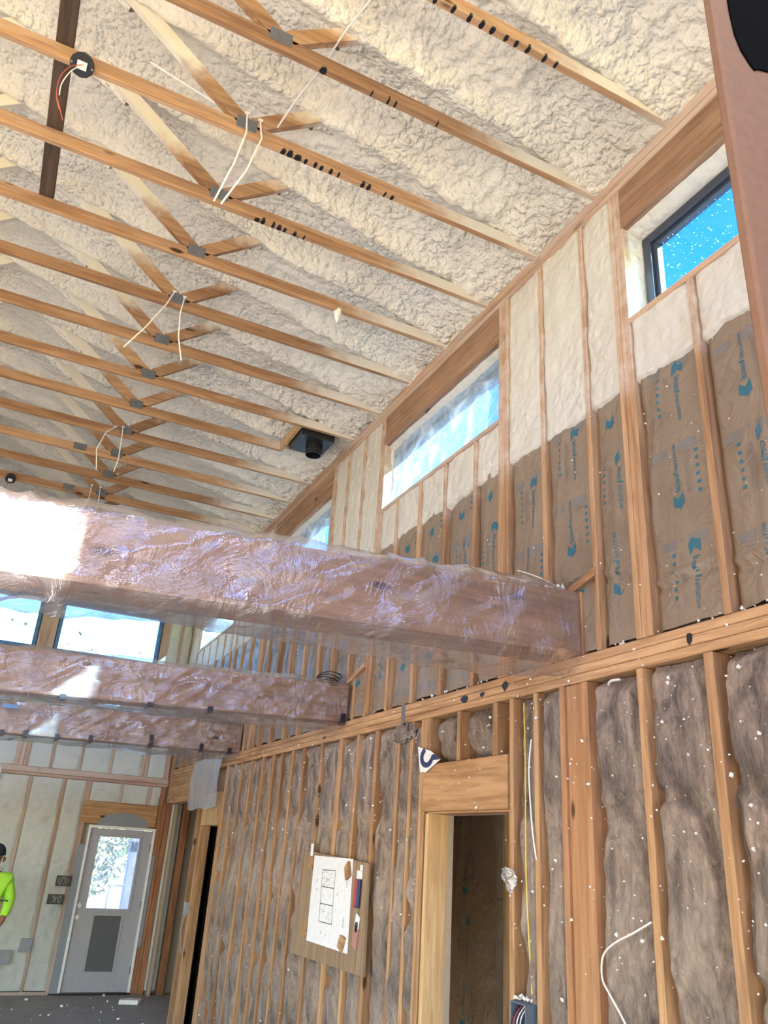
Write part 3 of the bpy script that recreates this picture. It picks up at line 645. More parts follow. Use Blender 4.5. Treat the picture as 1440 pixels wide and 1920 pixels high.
# hanging straps
def strap(pts, lab):
    e = empty('hanging_strap', pts[0], lab, 'strap', None)
    P = []
    for i in range(len(pts)-1):
        for t in (0, .33, .66): P.append(tuple(Vector(pts[i]).lerp(Vector(pts[i+1]), t)))
    P.append(pts[-1]); MB().tube(P, 0.0055, 6).build('cord', STRAP, e)
    MB().board(pts[0][0]-0.014, pts[0][0]+0.014, pts[0][1]-0.008, pts[0][1]+0.004, pts[0][2]-0.006, pts[0][2]+0.008, 'x', 0.002).build('clip', STRAP, e)
strap([(0.515, 3.385, 3.86), (0.525, 3.37, 3.70), (0.49, 3.36, 3.45), (0.42, 3.36, 3.13)], 'left of two long white straps hanging from the third truss joint plate')
strap([(0.595, 3.385, 3.85), (0.615, 3.37, 3.70), (0.56, 3.36, 3.42), (0.46, 3.36, 3.13)], 'right of two long white straps hanging from the third truss joint plate')
strap([(0.49, 5.185, 3.84), (0.45, 5.17, 3.70), (0.34, 5.17, 3.45), (0.22, 5.16, 3.22)], 'white strap slanting left from the sixth truss joint plate')
strap([(0.57, 5.185, 3.82), (0.56, 5.17, 3.65), (0.58, 5.17, 3.45), (0.63, 5.16, 3.25)], 'white strap hanging straight from the sixth truss joint plate')
strap([(0.42, 7.585, 3.80), (0.34, 7.57, 3.70), (0.29, 7.57, 3.50), (0.33, 7.56, 3.28)], 'curved white strap at the left of the tenth truss joint plate')
strap([(0.49, 7.585, 3.82), (0.50, 7.57, 3.65), (0.51, 7.57, 3.45), (0.49, 7.56, 3.30)], 'straight white strap at the right of the tenth truss joint plate')
strap([(0.40, 9.385, 3.86), (0.40, 9.37, 3.70), (0.36, 9.37, 3.55), (0.30, 9.36, 3.42)], 'left white strap on the farthest visible truss joint plate')
strap([(0.50, 9.385, 3.86), (0.51, 9.37, 3.70), (0.50, 9.37, 3.5), (0.49, 9.36, 3.35)], 'right white strap on the farthest visible truss joint plate')
mb = MB(); mb.tube([(0.92, 2.55, 4.08), (0.84, 2.75, 3.98), (0.80, 2.95, 3.93), (0.74, 3.2, 3.90), (0.70, 3.39, 3.86)], 0.0055, 6)
tag(mb.build('cable', STRAP, at=(0.8, 3, 4)), 'pale cable running down from the foam to the third truss', 'cable')
mb = MB(); P = [(1.9+0.0*t, 0, 0) for t in range(1)]
for (pts, lab) in (([(-0.05, 3.43, 3.98), (0.15, 3.43, 3.93), (0.33, 3.44, 3.90), (0.45, 3.43, 3.86)], 'thin grey cable behind the third truss, left of its joint plate'),
                   ([(0.85, 5.0, 4.0), (1.05, 4.95, 3.95), (1.25, 4.8, 3.93), (1.5, 4.7, 3.9)], 'thin pale cable hanging along the foam between the fifth and sixth trusses')):
    tag(MB().tube(pts, 0.005, 6).build('cable', STRAP, at=pts[0]), lab, 'cable')
# exhaust fan box
e = empty('exhaust_fan_box', (2.19, 6.63, 3.68), 'square black exhaust fan housing with a round collar between trusses', 'fan box')
mb = MB(); mb.board(2.02, 2.36, 6.455, 6.83, 3.665, 3.76, 'x', 0.006); mb.build('housing', BLACK, e)
mb = MB(); n = 22
P = np.array([[(2.22+r*math.cos(2*math.pi*k/n), 6.64+r*math.sin(2*math.pi*k/n), z) for k in range(n)] for r, z in ((0.085, 3.665), (0.085, 3.605), (0.080, 3.60), (0.080, 3.565), (0.073, 3.565), (0.073, 3.655), (0.001, 3.655))])
mb.grid(P[:, :, 0], P[:, :, 1], P[:, :, 2], closed=True); mb.build('collar', BLACK, e)
mb = MB()
for a, b in ((2.05, 6.5), (2.33, 6.5), (2.33, 6.79), (2.05, 6.79)): mb.tube([(a, b, 3.668), (a, b, 3.659)], 0.008, 8)
mb.build('screw', STEEL, e)
tag(MB().board(1.975, 2.013, 6.44, 7.03, 3.72, 3.81, 'y').build('blocking', WYEL, at=(2, 6.7, 3.72)), 'pale wood blocking on the left side of the black fan box', 'blocking')
tag(MB().board(2.013, 2.40, 6.90, 6.94, 3.72, 3.81, 'x').build('blocking', WX, at=(2.2, 6.9, 3.72)), 'short wood blocking behind the black fan box', 'blocking')
# foam drips
for (x, y, z, lab) in ((1.62, 4.62, 3.70, 'small cone of white foam dripping under the fifth truss chord'), (0.62, 8.83, 3.80, 'white foam drip hanging from the far truss web')):
    mb = MB(); T = np.linspace(0, 1, 8); A = np.linspace(0, 2*math.pi, 11)[:-1]; Tg, Ag = np.meshgrid(T, A, indexing='ij'); r = 0.03*(1-Tg)**0.7+0.003
    mb.grid(x+r*np.cos(Ag)*(1+.3*np.sin(Ag*3)), y+r*np.sin(Ag), z+0.03-0.11*Tg, closed=True); tag(mb.build('foam_drip', CRUMB, at=(x, y, z), smooth=True), lab, 'foam drip')

# ================================================================= WRAPPED BEAMS
def beam(y0, y1, R_, L_, lab, tapes, seed, loose):
    # R_: (x,bottom,top) at the wall, L_: the same 2.5 m further left
    xr, br, tr_ = R_; xl_, bl, tl = L_
    ev = lambda a, b, x: b+(a-b)*(x-xl_)/(xr-xl_)
    xe = -4.0
    org = (0, (y0+y1)/2, 1.0); e = empty('wrapped_beam', org, lab, 'beam')
    P = []
    for zf in (lambda x: ev(br, bl, x), lambda x: ev(tr_, tl, x)):
        P += [(xe, y0, zf(xe)), (xr, y0, zf(xr)), (xr, y1, zf(xr)), (xe, y1, zf(xe))]
    mb = MB(); mb.hexa(P); mb.build('timber', WBEAM, e)
    xs_ = np.linspace(xe, xr-0.002, 330); prm = np.linspace(0, 1, 73)[:-1]
    Xg, Q = np.meshgrid(xs_, prm, indexing='ij')
    bz = ev(br, bl, Xg); tz = ev(tr_, tl, Xg); g = 0.010
    w = y1-y0; h = 0.3; per = 2*(w+h); s = Q*per
    Y = np.empty_like(s); Z = np.empty_like(s); NY = np.zeros_like(s); NZ = np.zeros_like(s)
    a = s < h; t = s/h
    Y[a] = y0; Z[a] = (bz+(tz-bz)*t)[a]; NY[a] = -1
    b = (s >= h) & (s < h+w); t = (s-h)/w; Y[b] = (y0+w*t)[b]; Z[b] = tz[b]; NZ[b] = 1
    c = (s >= h+w) & (s < 2*h+w); t = (s-h-w)/h; Y[c] = y1; Z[c] = (tz+(bz-tz)*t)[c]; NY[c] = 1
    d = s >= 2*h+w; t = (s-2*h-w)/w; Y[d] = (y1-w*t)[d]; Z[d] = bz[d]; NZ[d] = -1
    wr1 = ridge((Xg*0.8+s*1.2)*1.3, (s-Xg*0.75)*3.0, seed); wr2 = ridge((Xg+s)*2.4, (s-Xg*0.55)*9.0, seed+3, 2)**3
    off = g+loose*(wr1**2)*0.8+0.026*wr2+0.010*ridge((Xg+s*0.6)*7, (s-Xg*0.3)*8, seed+7, 2)**3
    sag = np.where(NZ < 0, loose*0.8*fbm(Xg*1.2, Q*0+2, seed)+loose*1.1*np.sin(np.clip((y1-Y)/w, 0, 1)*math.pi)*sst(0.3, 1.8, Xg), 0)
    off = off*np.clip((xr+0.05-Xg)/0.25, 0.3, 1)
    mb = MB(); mb.grid(Xg, Y+NY*off, Z+NZ*off-sag, closed=True); wp = mb.build('plastic_wrap', FILM, e, smooth=True); wp['_o'] = org
    for (x, zz, hh) in tapes:
        mb = MB(); zb2 = ev(br, bl, x)-0.014
        mb.board(x-0.022, x+0.022, y0-0.045, y0-0.040, zb2-0.005, zb2+hh, 'z', 0.001); mb.board(x-0.022, x+0.022, y0-0.042, y0+0.10, zb2-0.014, zb2-0.010, 'y', 0.001); mb.build('tape_strip', BLACK, wp)
    return e
b1 = beam(3.11, 3.37, (2.545, 0.978, 1.30), (0.0, 0.872, 1.160), 'nearest and largest timber beam wrapped in clear plastic sheeting', [], 5, 0.05)
b2 = beam(6.05, 6.27, (2.545, 0.965, 1.262), (0.0, 0.870, 1.165), 'middle timber beam wrapped in clear plastic with a sunlit patch', [(2.50, 0, .07), (1.42, 0, .03), (0.38, 0, .02), (0.98, 0, .02)], 15, 0.022)
b3 = beam(9.08, 9.30, (2.545, 0.955, 1.25), (0.0, 0.89, 1.275), 'farthest timber beam wrapped in plastic held with black tape', [(2.42, 0, .05), (2.10, 0, .07), (1.55, 0, .12), (0.93, 0, .06), (0.60, 0, .04), (0.30, 0, .06), (0.08, 0, .04)], 25, 0.03)
# loose poly flap hanging at the end of the far beam
mb = MB(); Yg, Zg = np.meshgrid(np.linspace(9.55, 10.95, 30), np.linspace(0, 1, 30), indexing='ij')
mb.grid(2.50-0.03*(ridge(Yg*3, Zg*1.3, 3)-0.3)-0.03*Zg, Yg+0.05*np.sin(Zg*4), 0.97-Zg*(0.60+0.012*np.sin(Yg*9)))
tag(mb.build('hanging_plastic', FILMH, at=(2.5, 10.2, 0.7), smooth=True), 'milky plastic sheet hanging from the wall plate below the farthest beam', 'plastic sheet')
tag(MB().board(0.02, 0.17, 9.015, 9.02, 1.13, 1.17, 'x', 0.001).build('blue_tape', plain('blue_tape', (0.15, 0.28, 0.5), 0.6), at=(0.1, 9.0, 1.15)), 'blue tape stuck on the farthest wrapped beam', 'tape')
# posts that carry the beam ends, wire coils and debris
for y, lab in ((3.115, 'short stud at the end of the nearest wrapped beam'), (5.965, 'short stud at the end of the middle wrapped beam'), (9.0, 'short stud at the end of the farthest wrapped beam')):
    tag(MB().board(X, 2.69, y-0.022, y+0.018, 0.973, 1.30, 'z').build('wall_stud', WZ, at=(X, y, 0.973)), lab, 'stud')
for y, lab in ((3.1, 'short diagonal scrap of wood above the end of the nearest beam'), (5.9, 'short diagonal scrap of wood above the end of the middle beam')):
    mb = MB(); mb.hexa([(2.545, y-0.13, 1.36), (2.58, y-0.13, 1.36), (2.58, y+0.22, 1.27), (2.545, y+0.22, 1.27), (2.545, y-0.13, 1.40), (2.58, y-0.13, 1.40), (2.58, y+0.22, 1.31), (2.545, y+0.22, 1.31)])
    tag(mb.build('wood_scrap', WY, at=(2.55, y, 1.3)), lab, 'wood scrap')
e = empty('wire_coil', (2.44, 6.15, 1.30), 'coil of loose dark wire on top of the middle wrapped beam', 'wire')
for q in range(3):
    MB().tube([(2.40+0.09*math.cos(a)+0.01*q, 6.20+(0.13+0.02*q)*math.sin(a), 1.30+0.02*q+0.01*math.sin(a*2)) for a in np.linspace(0, 6.0, 22)], 0.005, 5).build('wire_loop', BLACK, e)
e = empty('wire_bundle', (2.45, 3.4, 1.33), 'loose thin wires sticking up behind the nearest wrapped beam end', 'wire')
for (a, b, m_) in (((2.50, 3.22, 1.33), (2.40, 3.56, 1.47), BLACK), ((2.50, 3.25, 1.33), (2.44, 3.60, 1.50), STRAP), ((2.50, 3.20, 1.34), (2.46, 3.52, 1.52), STRAP)):
    MB().tube([a, tuple(Vector(a).lerp(Vector(b), .5)+Vector((0, 0, .01))), b], 0.003, 5).build('wire', m_, e)
print('PART1 done')
# ================================================================= SIDE WALL STUDS
def nth(i): return ORD[i] if i < len(ORD) else 'far'
def stud(y, w, z0, z1, m_, label, grp, x0=X, x1=2.688, name='wall_stud', face='z'):
    mb = MB()
    if w > 0.06:
        n = max(2, int(round(w/0.038))); n = min(n, 4); ww = w/n
        for k in range(n): mb.board(x0+0.002*(k % 2), x1, y-w/2+k*ww, y-w/2+(k+1)*ww-0.0015, z0, z1, 'z', 0.003)
    else: mb.board(x0, x1, y-w/2, y+w/2, z0, z1, 'z', 0.003)
    o = mb.build(name, m_, at=(X, y, z0)); tag(o, label, 'stud', grp); return o
# upper studs, each described by the window bay it stands in
zones = [(-9, 2.55, 'under the nearest high window', 'r'), (2.55, 3.9, 'between the nearest and second high windows', 'm'), (3.9, 5.6, 'under the second high window', 'u'), (5.6, 6.95, 'between the second and third high windows', 'm'),
         (6.95, 8.65, 'under the third high window', 'u'), (8.65, 10.22, 'between the third and farthest high windows', 'm'), (10.22, 12.1, 'under the farthest high window', 'u'), (12.1, 14, 'in the far corner beside the end wall', 'm')]
cnt = {}
for (y, w) in US:
    zn = next(z for z in zones if z[0] <= y < z[1]); cnt[zn[2]] = cnt.get(zn[2], 0)
    if y > 1.0: cnt[zn[2]] += 1
    inw = inwin(y)
    z1 = 2.664 if inw else 3.614
    what = 'tripled pine studs' if w > 0.1 else ('doubled pine studs' if w > 0.06 else 'single pine stud')
    lab = '%s %s, %s from camera' % (what, zn[2], nth(max(0, cnt[zn[2]]-1)))
    if y < 1: continue
    stud(y, w, 0.973, z1, WZS, lab, 'studs above the wall plate')
# lower studs
segs = [('right of the doorway', [(1.50, .038), (1.91, .038), (2.318, .05), (2.713, .042)]),
        ('between doorway and wide post', [(3.50, .038)]),
        ('left of the doorway', [(4.90, .04), (5.09, .036), (5.46, .05), (5.80, .038), (6.14, .09), (6.56, .04), (6.98, .038), (7.28, .04), (7.58, .036), (7.85, .075), (8.18, .04), (8.57, .04), (8.92, .038), (9.20, .075), (9.50, .10)])]
LOW = []
for nm, L_ in segs:
    for i, (y, w) in enumerate(L_):
        LOW.append((y, w))
        what = 'doubled pine studs' if w > 0.06 else 'pine stud'
        place = 'with bare insulation on both sides'
        if nm == 'right of the doorway': lab = '%s below the wall plate, %s one right of the wide reddish post' % (what, nth(len(L_)-1-i)) if i < len(L_)-1 else '%s below the wall plate, first one right of the wide reddish post' % what
        elif nm.startswith('between'): lab = 'thin pine stud below the plate between the doorway and the wide post'
        else: lab = '%s below the wall plate, %s one to the left of the doorway' % (what, nth(i))
        stud(y, w, FL+0.042, 0.838, WZ, lab, 'studs below the wall plate')
# the wide composite post
mb = MB(); mb.board(X-0.002, 2.688, 3.255, 3.295, FL+0.042, 0.838, 'z'); mb.board(X+0.012, 2.688, 3.118, 3.253, FL+0.042, 0.838, 'z'); mb.board(X, 2.688, 3.076, 3.116, FL+0.042, 0.838, 'z')
WPOST = wood('wood_post', 'z', lo=(0.36, 0.18, 0.085), hi=(0.54, 0.30, 0.16))
tag(mb.build('wall_post', WPOST, at=(X, 3.18, FL)), 'wide smooth reddish built-up post to the right of the doorway', 'post')
LOW += [(3.185, .22)]
# doorway framing in the middle
mb = MB(); mb.board(X-0.004, 2.66, 3.752, 4.70, 0.262, 0.545, 'y', 0.004); mb.board(X+0.01, 2.688, 3.752, 4.66, 0.250, 0.2615, 'y', 0.002)
tag(mb.build('doorway_header', WHDR, at=(X, 4.2, 0.26)), 'wide pale timber header with a big knot above the middle doorway', 'header')
stud(3.722, .036, FL+0.0, 0.838, WZ, 'tall pine stud along the right side of the middle doorway', None); LOW.append((3.73, .06))
tag(MB().board(X+0.012, 2.688, 3.742, 3.765, FL, 0.25, 'z').build('door_trimmer', WZ, at=(X, 3.75, FL)), 'trimmer stud on the right side of the middle doorway', 'stud')
tag(MB().board(X-0.001, 2.70, 4.622, 4.662, FL, 0.25, 'z').build('door_trimmer', WYEL, at=(X, 4.64, FL)), 'pale yellow trimmer board on the left side of the middle doorway', 'stud')
stud(4.705, .036, FL, 0.838, WZ, 'pine king stud on the left of the middle doorway, next to the yellow trimmer', None); stud(4.747, .036, FL, 0.838, WZ, 'second pine king stud left of the middle doorway', None); LOW.append((4.725, .08))
for y, w, lab in ((3.885, .05, 'short cripple stud over the doorway header, nearest the camera'), (4.285, .038, 'middle short cripple stud over the doorway header'), (4.665, .04, 'short cripple stud at the left end of the doorway header')):
    stud(y, w, 0.547, 0.838, WZ, lab, 'cripple studs over the doorway', name='cripple_stud')
# room beyond the middle doorway: papered insulation wall and a yellow stud
mb = MB(); mb.board(3.78, 3.82, 5.60, 5.635, FL, 0.84, 'z'); tag(mb.build('inner_stud', WYEL, at=(3.8, 5.6, FL)), 'yellow stud in the dim room seen through the middle doorway', 'stud')
mb = MB(); mb.board(3.78, 3.86, 6.62, 6.66, FL, 0.84, 'z'); tag(mb.build('inner_stud', WYEL, at=(3.8, 6.6, FL)), 'stud in the dim room behind the left doorway trimmer', 'stud')
# far doorways
mb = MB(); mb.board(X-0.004, 2.688, 9.60, 10.405, 0.192, 0.56, 'y', 0.004); tag(mb.build('doorway_header', WYEL, at=(X, 10, 0.2)), 'pale cracked header over the narrow dark doorway beside the plastic sheet', 'header')
JX = 2.66
mb = MB(); mb.board(X, JX, 10.345, 10.40, FL, 0.19, 'z'); mb.board(X, 2.66, 10.41, 10.438, FL, 0.838, 'z'); tag(mb.build('door_trimmer', WZ, at=(X, 10.4, FL)), 'deep brown jamb board on the left of the narrow dark doorway', 'stud')
tag(MB().board(X, 2.69, 9.56, 9.60, FL, 0.19, 'z').build('door_trimmer', WZ, at=(X, 9.6, FL)), 'slim trimmer stud on the right of the narrow dark doorway', 'stud')
tag(MB().board(X, 2.69, 10.66, 10.70, FL, 0.838, 'z').build('wall_stud', WZ, at=(X, 10.7, FL)), 'pine stud on the right edge of the wide opening by the end wall', 'stud')
mb = MB(); mb.board(X-0.002, 2.688, 10.71, 12.68, 0.50, 0.735, 'y', 0.004); mb.board(X-0.002, 2.66, 10.44, 10.65, 0.50, 0.735, 'y', 0.004); mb.board(X, 2.688, 10.71, 12.68, 0.737, 0.838, 'y', 0.003)
tag(mb.build('doorway_header', WHDR, at=(X, 11.6, 0.5)), 'long timber header over the wide opening beside the end wall', 'header')
mb = MB(); mb.board(2.53, 2.57, D-0.012, D+0.1, FL, 0.5, 'z'); mb.board(2.575, 2.655, D-0.006, D+0.1, FL, 0.5, 'z'); mb.board(2.465, 2.528, D-0.005, D+0.1, FL, 0.72, 'z')
tag(mb.build('corner_post', WRED, at=(2.56, D, FL)), 'dark reddish built-up corner post to the right of the white door', 'post')
tag(MB().board(2.83, 2.93, D-0.03, D+0.1, FL, 0.6, 'z').build('corner_post', WRED, at=(2.87, D, FL)), 'dark stud inside the wide opening, right of the white foam strip', 'post')

# ================================================================= INSULATION BATTS
# bare fiberglass in the lower bays
def batt(y0, y1, z0, z1, label, seed, st=0.02, xb=2.685, xf=X, bulge=0.045, grp='bare brown fiberglass between the lower studs', fwd=0.0):
    ny = max(6, int((y1-y0)/st)); nz = max(8, int((z1-z0)/st))
    Yg, Zg = np.meshgrid(np.linspace(y0, y1, ny), np.linspace(z0, z1, nz), indexing='ij')
    u = (Yg-y0)/(y1-y0); ed = np.minimum(u, 1-u)
    rag = 0.10*(fbm(Zg*3.0, u*0+seed, seed)-0.35)
    lean = 0.03*np.sin(seed)*(u-0.5)
    wy = Yg+0.05*fbm(Yg*6, Zg*4, seed+40, 2); wz = Zg+0.10*fbm(Yg*5, Zg*3, seed+41, 2)
    d = 0.035-bulge*1.5*(fbm(Yg*4, Zg*1.6, seed)-0.35)-0.045*(ridge(wy*8+wz*1.5, wz*3.4, seed+2)-0.55)-0.022*(ridge(wy*20, wz*10, seed+5, 2)-0.5)+lean
    d = d+0.030*np.minimum(worley(wy*9, wz*5, seed+6), 0.7)+0.05*sst(0.80, 0.95, ridge(wy*2.3, wz*1.7, seed+13, 1))
    d = d+0.07*sst(0.14, 0.0, ed-rag*0.8)
    d = d+0.05*sst(0.05, 0.0, np.minimum(Zg-z0, z1-Zg))
    d = np.maximum(d, -0.012)+0.012
    if fwd: d = np.maximum(d*0.65-fwd, -0.03)
    mb = MB(); mb.grid(xf+d, Yg, Zg, flip=True)
    mb.board(xb-0.02, xb, y0, y1, z0, z1, 'y', 0.002)
    o = mb.build('fiberglass_batt', BATT, at=(X, (y0+y1)/2, z0), smooth=True); return tag(o, label, 'insulation', grp)
LOW.sort()
pairs = []
for (ya, wa), (yb, wb) in zip(LOW[:-1], LOW[1:]):
    y0, y1 = ya+wa/2+0.001, yb-wb/2-0.001
    if y1-y0 < 0.05 or (y0 < 4 < y1): continue
    pairs.append((y0, y1))
right = [p for p in pairs if p[0] < 3.7]; left = [p for p in pairs if p[0] > 3.7]
rl = ['bare brown insulation batt cut off by the right edge, lower wall', 'bare brown insulation batt second from the right edge, lower wall', 'wide bare brown insulation batt with a white cable, right of the wide post', 'bare insulation batt just right of the wide reddish post', 'bare insulation batt between the wide post and the thin stud', 'bare insulation batt beside the blue electrical box at the doorway']
for i, (a, b) in enumerate(right): batt(a, b, FL+0.045, 0.835, rl[min(i, 5)] if len(right) <= 6 else rl[0], 3+i, 0.012, fwd=0.006)
for i, (a, b) in enumerate(left):
    batt(a, b, FL+0.045, 0.835, 'bare brown insulation batt below the plate, %s bay to the left of the middle doorway' % nth(i), 30+i, 0.016 if i < 8 else 0.025, fwd=0.022)
batt(3.915, 4.262, 0.549, 0.835, 'small bare insulation piece over the doorway header, nearer the camera', 71, 0.012); batt(4.308, 4.64, 0.549, 0.835, 'small bare insulation piece over the doorway header, farther from the camera', 72, 0.012)
# inner passage wall with bare insulation, seen through the wide far opening
def batt_inner(y0, y1, lab, seed):
    o = batt(y0, y1, FL+0.02, 0.78, lab, seed, 0.03, 3.08, 3.0, grp='bare insulation inside the far opening'); o['category'] = 'insulation'
batt_inner(10.75, 11.55, 'bare insulation inside the wide far opening, nearer bay', 81); batt_inner(11.6, 12.2, 'bare insulation inside the wide far opening, middle bay', 82); batt_inner(12.25, 12.74, 'bare insulation inside the wide far opening, in the corner', 83)
for y, q in ((11.575, 'nearer'), (12.225, 'farther')): tag(MB().board(2.99, 3.08, y-0.02, y+0.02, FL, 0.78, 'z').build('inner_stud', WRED, at=(3, y, FL)), 'dark stud inside the wide far opening, %s one' % q, 'stud')

# ---- text outlines for the print on the paper facing
def text_polys(txt, size):
    cu = bpy.data.curves.new('t', 'FONT'); cu.body = txt; cu.size = size; cu.resolution_u = 1; cu.offset = size*0.018
    ob = bpy.data.objects.new('t', cu); me = ob.to_mesh()
    vs = np.array([v.co[:2] for v in me.vertices]); fs = [tuple(p.vertices) for p in me.polygons]
    ob.to_mesh_clear(); bpy.data.objects.remove(ob); bpy.data.curves.remove(cu); return vs, fs
T1 = text_polys('knauf', 0.046); T2 = text_polys('INSULATION', 0.029)
def unit():
    P = []   # (verts2d, faces, material)
    P.append(([(-.085, .010), (-.062, .052), (-.012, .048), (-.036, .014), (-.006, -.012), (-.060, -.016)], [tuple(range(6))], 0))
    w1 = T1[0][:, 0].max(); P.append((T1[0]+np.array([0.0, 0.002]), T1[1], 0)); P.append((T2[0]*np.array([0.80, 1])+np.array([w1+0.006, 0.004]), T2[1], 0))
    s = -0.03
    for k in range(7):
        c = s+k*0.040; r = 0.0095; mi = 0 if k < 6 else 1
        if k in (3, 4):
            n = 10; P.append(([(c+r*math.cos(a), -.105+r*math.sin(a)) for a in np.linspace(0, 6.283, n+1)[:-1]], [tuple(range(n))], mi))
        else: P.append(([(c-r, -.105-r), (c+r*.9, -.105-r), (c+r*.7, -.105+r*.4), (c+r, -.105+r), (c-r, -.105+r)], [tuple(range(5))], mi))
    for k in range(4):
        P.append(([(-0.02, -.042-k*0.009), (0.21-0.02*(k % 2), -.042-k*0.009), (0.21-0.02*(k % 2), -.040-k*0.009), (-0.02, -.040-k*0.009)], [(0, 1, 2, 3)], 1))
    return P
UNIT = unit()
def sq(a, b, w, h): return [(a-w/2, b-h/2), (a+w/2, b-h/2), (a+w/2, b+h/2), (a-w/2, b+h/2)]
def kraft(y0, y1, z0, z1, seed, label, top=True, fine=True, prints=True, xf=X+0.035, first=None, grp='paper faced insulation above the wall plate', scale=1.0):
    st = 0.018 if fine else 0.03
    w = y1-y0
    def depth(Yg, Zg):
        u = (Yg-y0)/w; ed = np.minimum(u, 1-u)
        d = -0.02*np.sin(np.clip(ed*2, 0, 1)*math.pi/2)*0.8
        d = d+0.035*(fbm(Yg*2.5, Zg*1.5, seed)-0.5)+0.020*(ridge(Yg*3+Zg*1.3, Zg*2.2-Yg*1.5, seed+4, 2)-0.6)-0.006*(ridge(Yg*9, Zg*5, seed+9, 2)-0.5)
        d = d+0.055*sst(0.045, 0.0, ed+0.02*(fbm(Zg*4, u*0, seed+1)-0.5))
        fold = np.sin((Zg-z0)*0+1)*0
        # a slack fold across the sheet
        zf = z0+0.30+0.10*np.sin(seed*1.7); dz = (Zg-zf-0.12*(u-0.5)*math.cos(seed)); d = d-0.017*np.exp(-(dz/0.016)**2)+0.014*np.exp(-((dz+0.03)/0.02)**2)-0.010*np.exp(-(((u-0.5+0.3*np.sin(seed))*w*3+(Zg-z0-0.9)*0.5)/0.05)**2)
        return xf+d
    ny = max(8, int(w/st)); nz = max(10, int((z1-z0)/st)); Yg, V = np.meshgrid(np.linspace(y0, y1, ny), np.linspace(0, 1, nz), indexing='ij')
    zlo = z0+0.02*(fbm(Yg*7, Yg*0, seed)-0.3); Zg = zlo+(z1-zlo)*V
    mb = MB(); mb.grid(depth(Yg, Zg), Yg, Zg, flip=True, mi=0)
    if prints:
        yc = (y0+y1)/2
        zA = (first if first is not None else 2.21-0.45*(seed % 3)/3.0)
        jobs = []; z = zA+0.92
        while z > z0: jobs.append(('A', z)); jobs.append(('B', z-0.60)); z -= 0.92
        gz = []
        for kind, z in jobs:
            for pts, fs, mi in UNIT:
                p = np.asarray(pts, float)*scale
                if kind == 'A': yy = yc-0.045-p[:, 1]; zz = z-p[:, 0]
                else: yy = yc-0.045+0.02+p[:, 1]+0.0; zz = z-0.0+p[:, 0]
                if zz.min() < z0+0.03 or zz.max() > z1-0.03 or yy.min() < y0+0.015 or yy.max() > y1-0.015: continue
                mb.add(np.stack([depth(yy, zz)-0.0016, yy, zz], -1), [f[::-1] for f in fs], mi+1)
        z = zA+0.92-0.38
        while z > z0:
            for (a, b, ww, hh) in ((-0.085, 0, .10, .050), (0.085, 0.0, .09, .045), (0.0, 0.01, .012, .014), (-0.085, -.040, .09, .006), (0.085, -.042, .08, .006)):
                p = np.array(sq(yc+a, z+b, ww, hh))
                if p[:, 1].min() < z0+0.03 or p[:, 1].max() > z1-0.03 or p[:, 0].min() < y0+0.01 or p[:, 0].max() > y1-0.01: continue
                # subdivided so that it lies on the paper
                gy, gz_ = np.meshgrid(np.linspace(p[0, 0], p[1, 0], 6), np.linspace(p[0, 1], p[2, 1], 4), indexing='ij')
                mb.grid(depth(gy, gz_)-0.0012, gy, gz_, mi=2, flip=True)
            z -= 0.46
    o = mb.build('paper_faced_batt', [KRAFT, TEAL, PGREY], at=(X, (y0+y1)/2, z0), smooth=True)
    return tag(o, label, 'insulation', grp)
cnt = {}; idx = 0
firsts = {2: 2.21, 3: 1.90, 4: 2.20, 5: 1.80}
prevs = [s for s in US if s[0] > 1.0]
for (ya, wa), (yb, wb) in zip(prevs[:-1], prevs[1:]):
    y0, y1 = ya+wa/2+0.002, yb-wb/2-0.002; c = (y0+y1)/2
    zn = next(z for z in zones if z[0] <= c < z[1]); cnt[zn[2]] = cnt.get(zn[2], 0)+1
    kraft(y0, y1, 0.985, 2.345, 11+idx*3, 'paper faced batt %s, %s from camera' % (zn[2], nth(cnt[zn[2]]-1)), fine=c < 6, first=[1.42, 1.66, 2.20, 1.90, 2.20, 2.05][idx] if idx < 6 else None); idx += 1
kraft(5.66, 6.60, FL+0.02, 0.80, 5, 'dim paper faced insulation wall with blue print inside the middle doorway', xf=3.76, first=0.42, grp='inside the middle doorway')
# thick batt bulging out at one place below the plate
mb = MB(); T = np.linspace(0, math.pi, 40); A = np.linspace(0, 2*math.pi, 61)[:-1]; Tg, Ag = np.meshgrid(T, A, indexing='ij')
r = 0.75+0.9*ridge(Ag*1.9, Tg*2.6, 5, 3)-0.35; mb.grid(2.545+0.045*np.sin(Tg)*np.cos(Ag)*r, 5.0+0.15*np.sin(Tg)*np.sin(Ag)*r, 0.775+0.06*np.cos(Tg)*r, closed=True)
tag(mb.build('fiberglass_clump', BATT, at=(2.52, 5.0, 0.76), smooth=True), 'tuft of fiberglass bulging out under the wall plate left of the doorway', 'insulation')

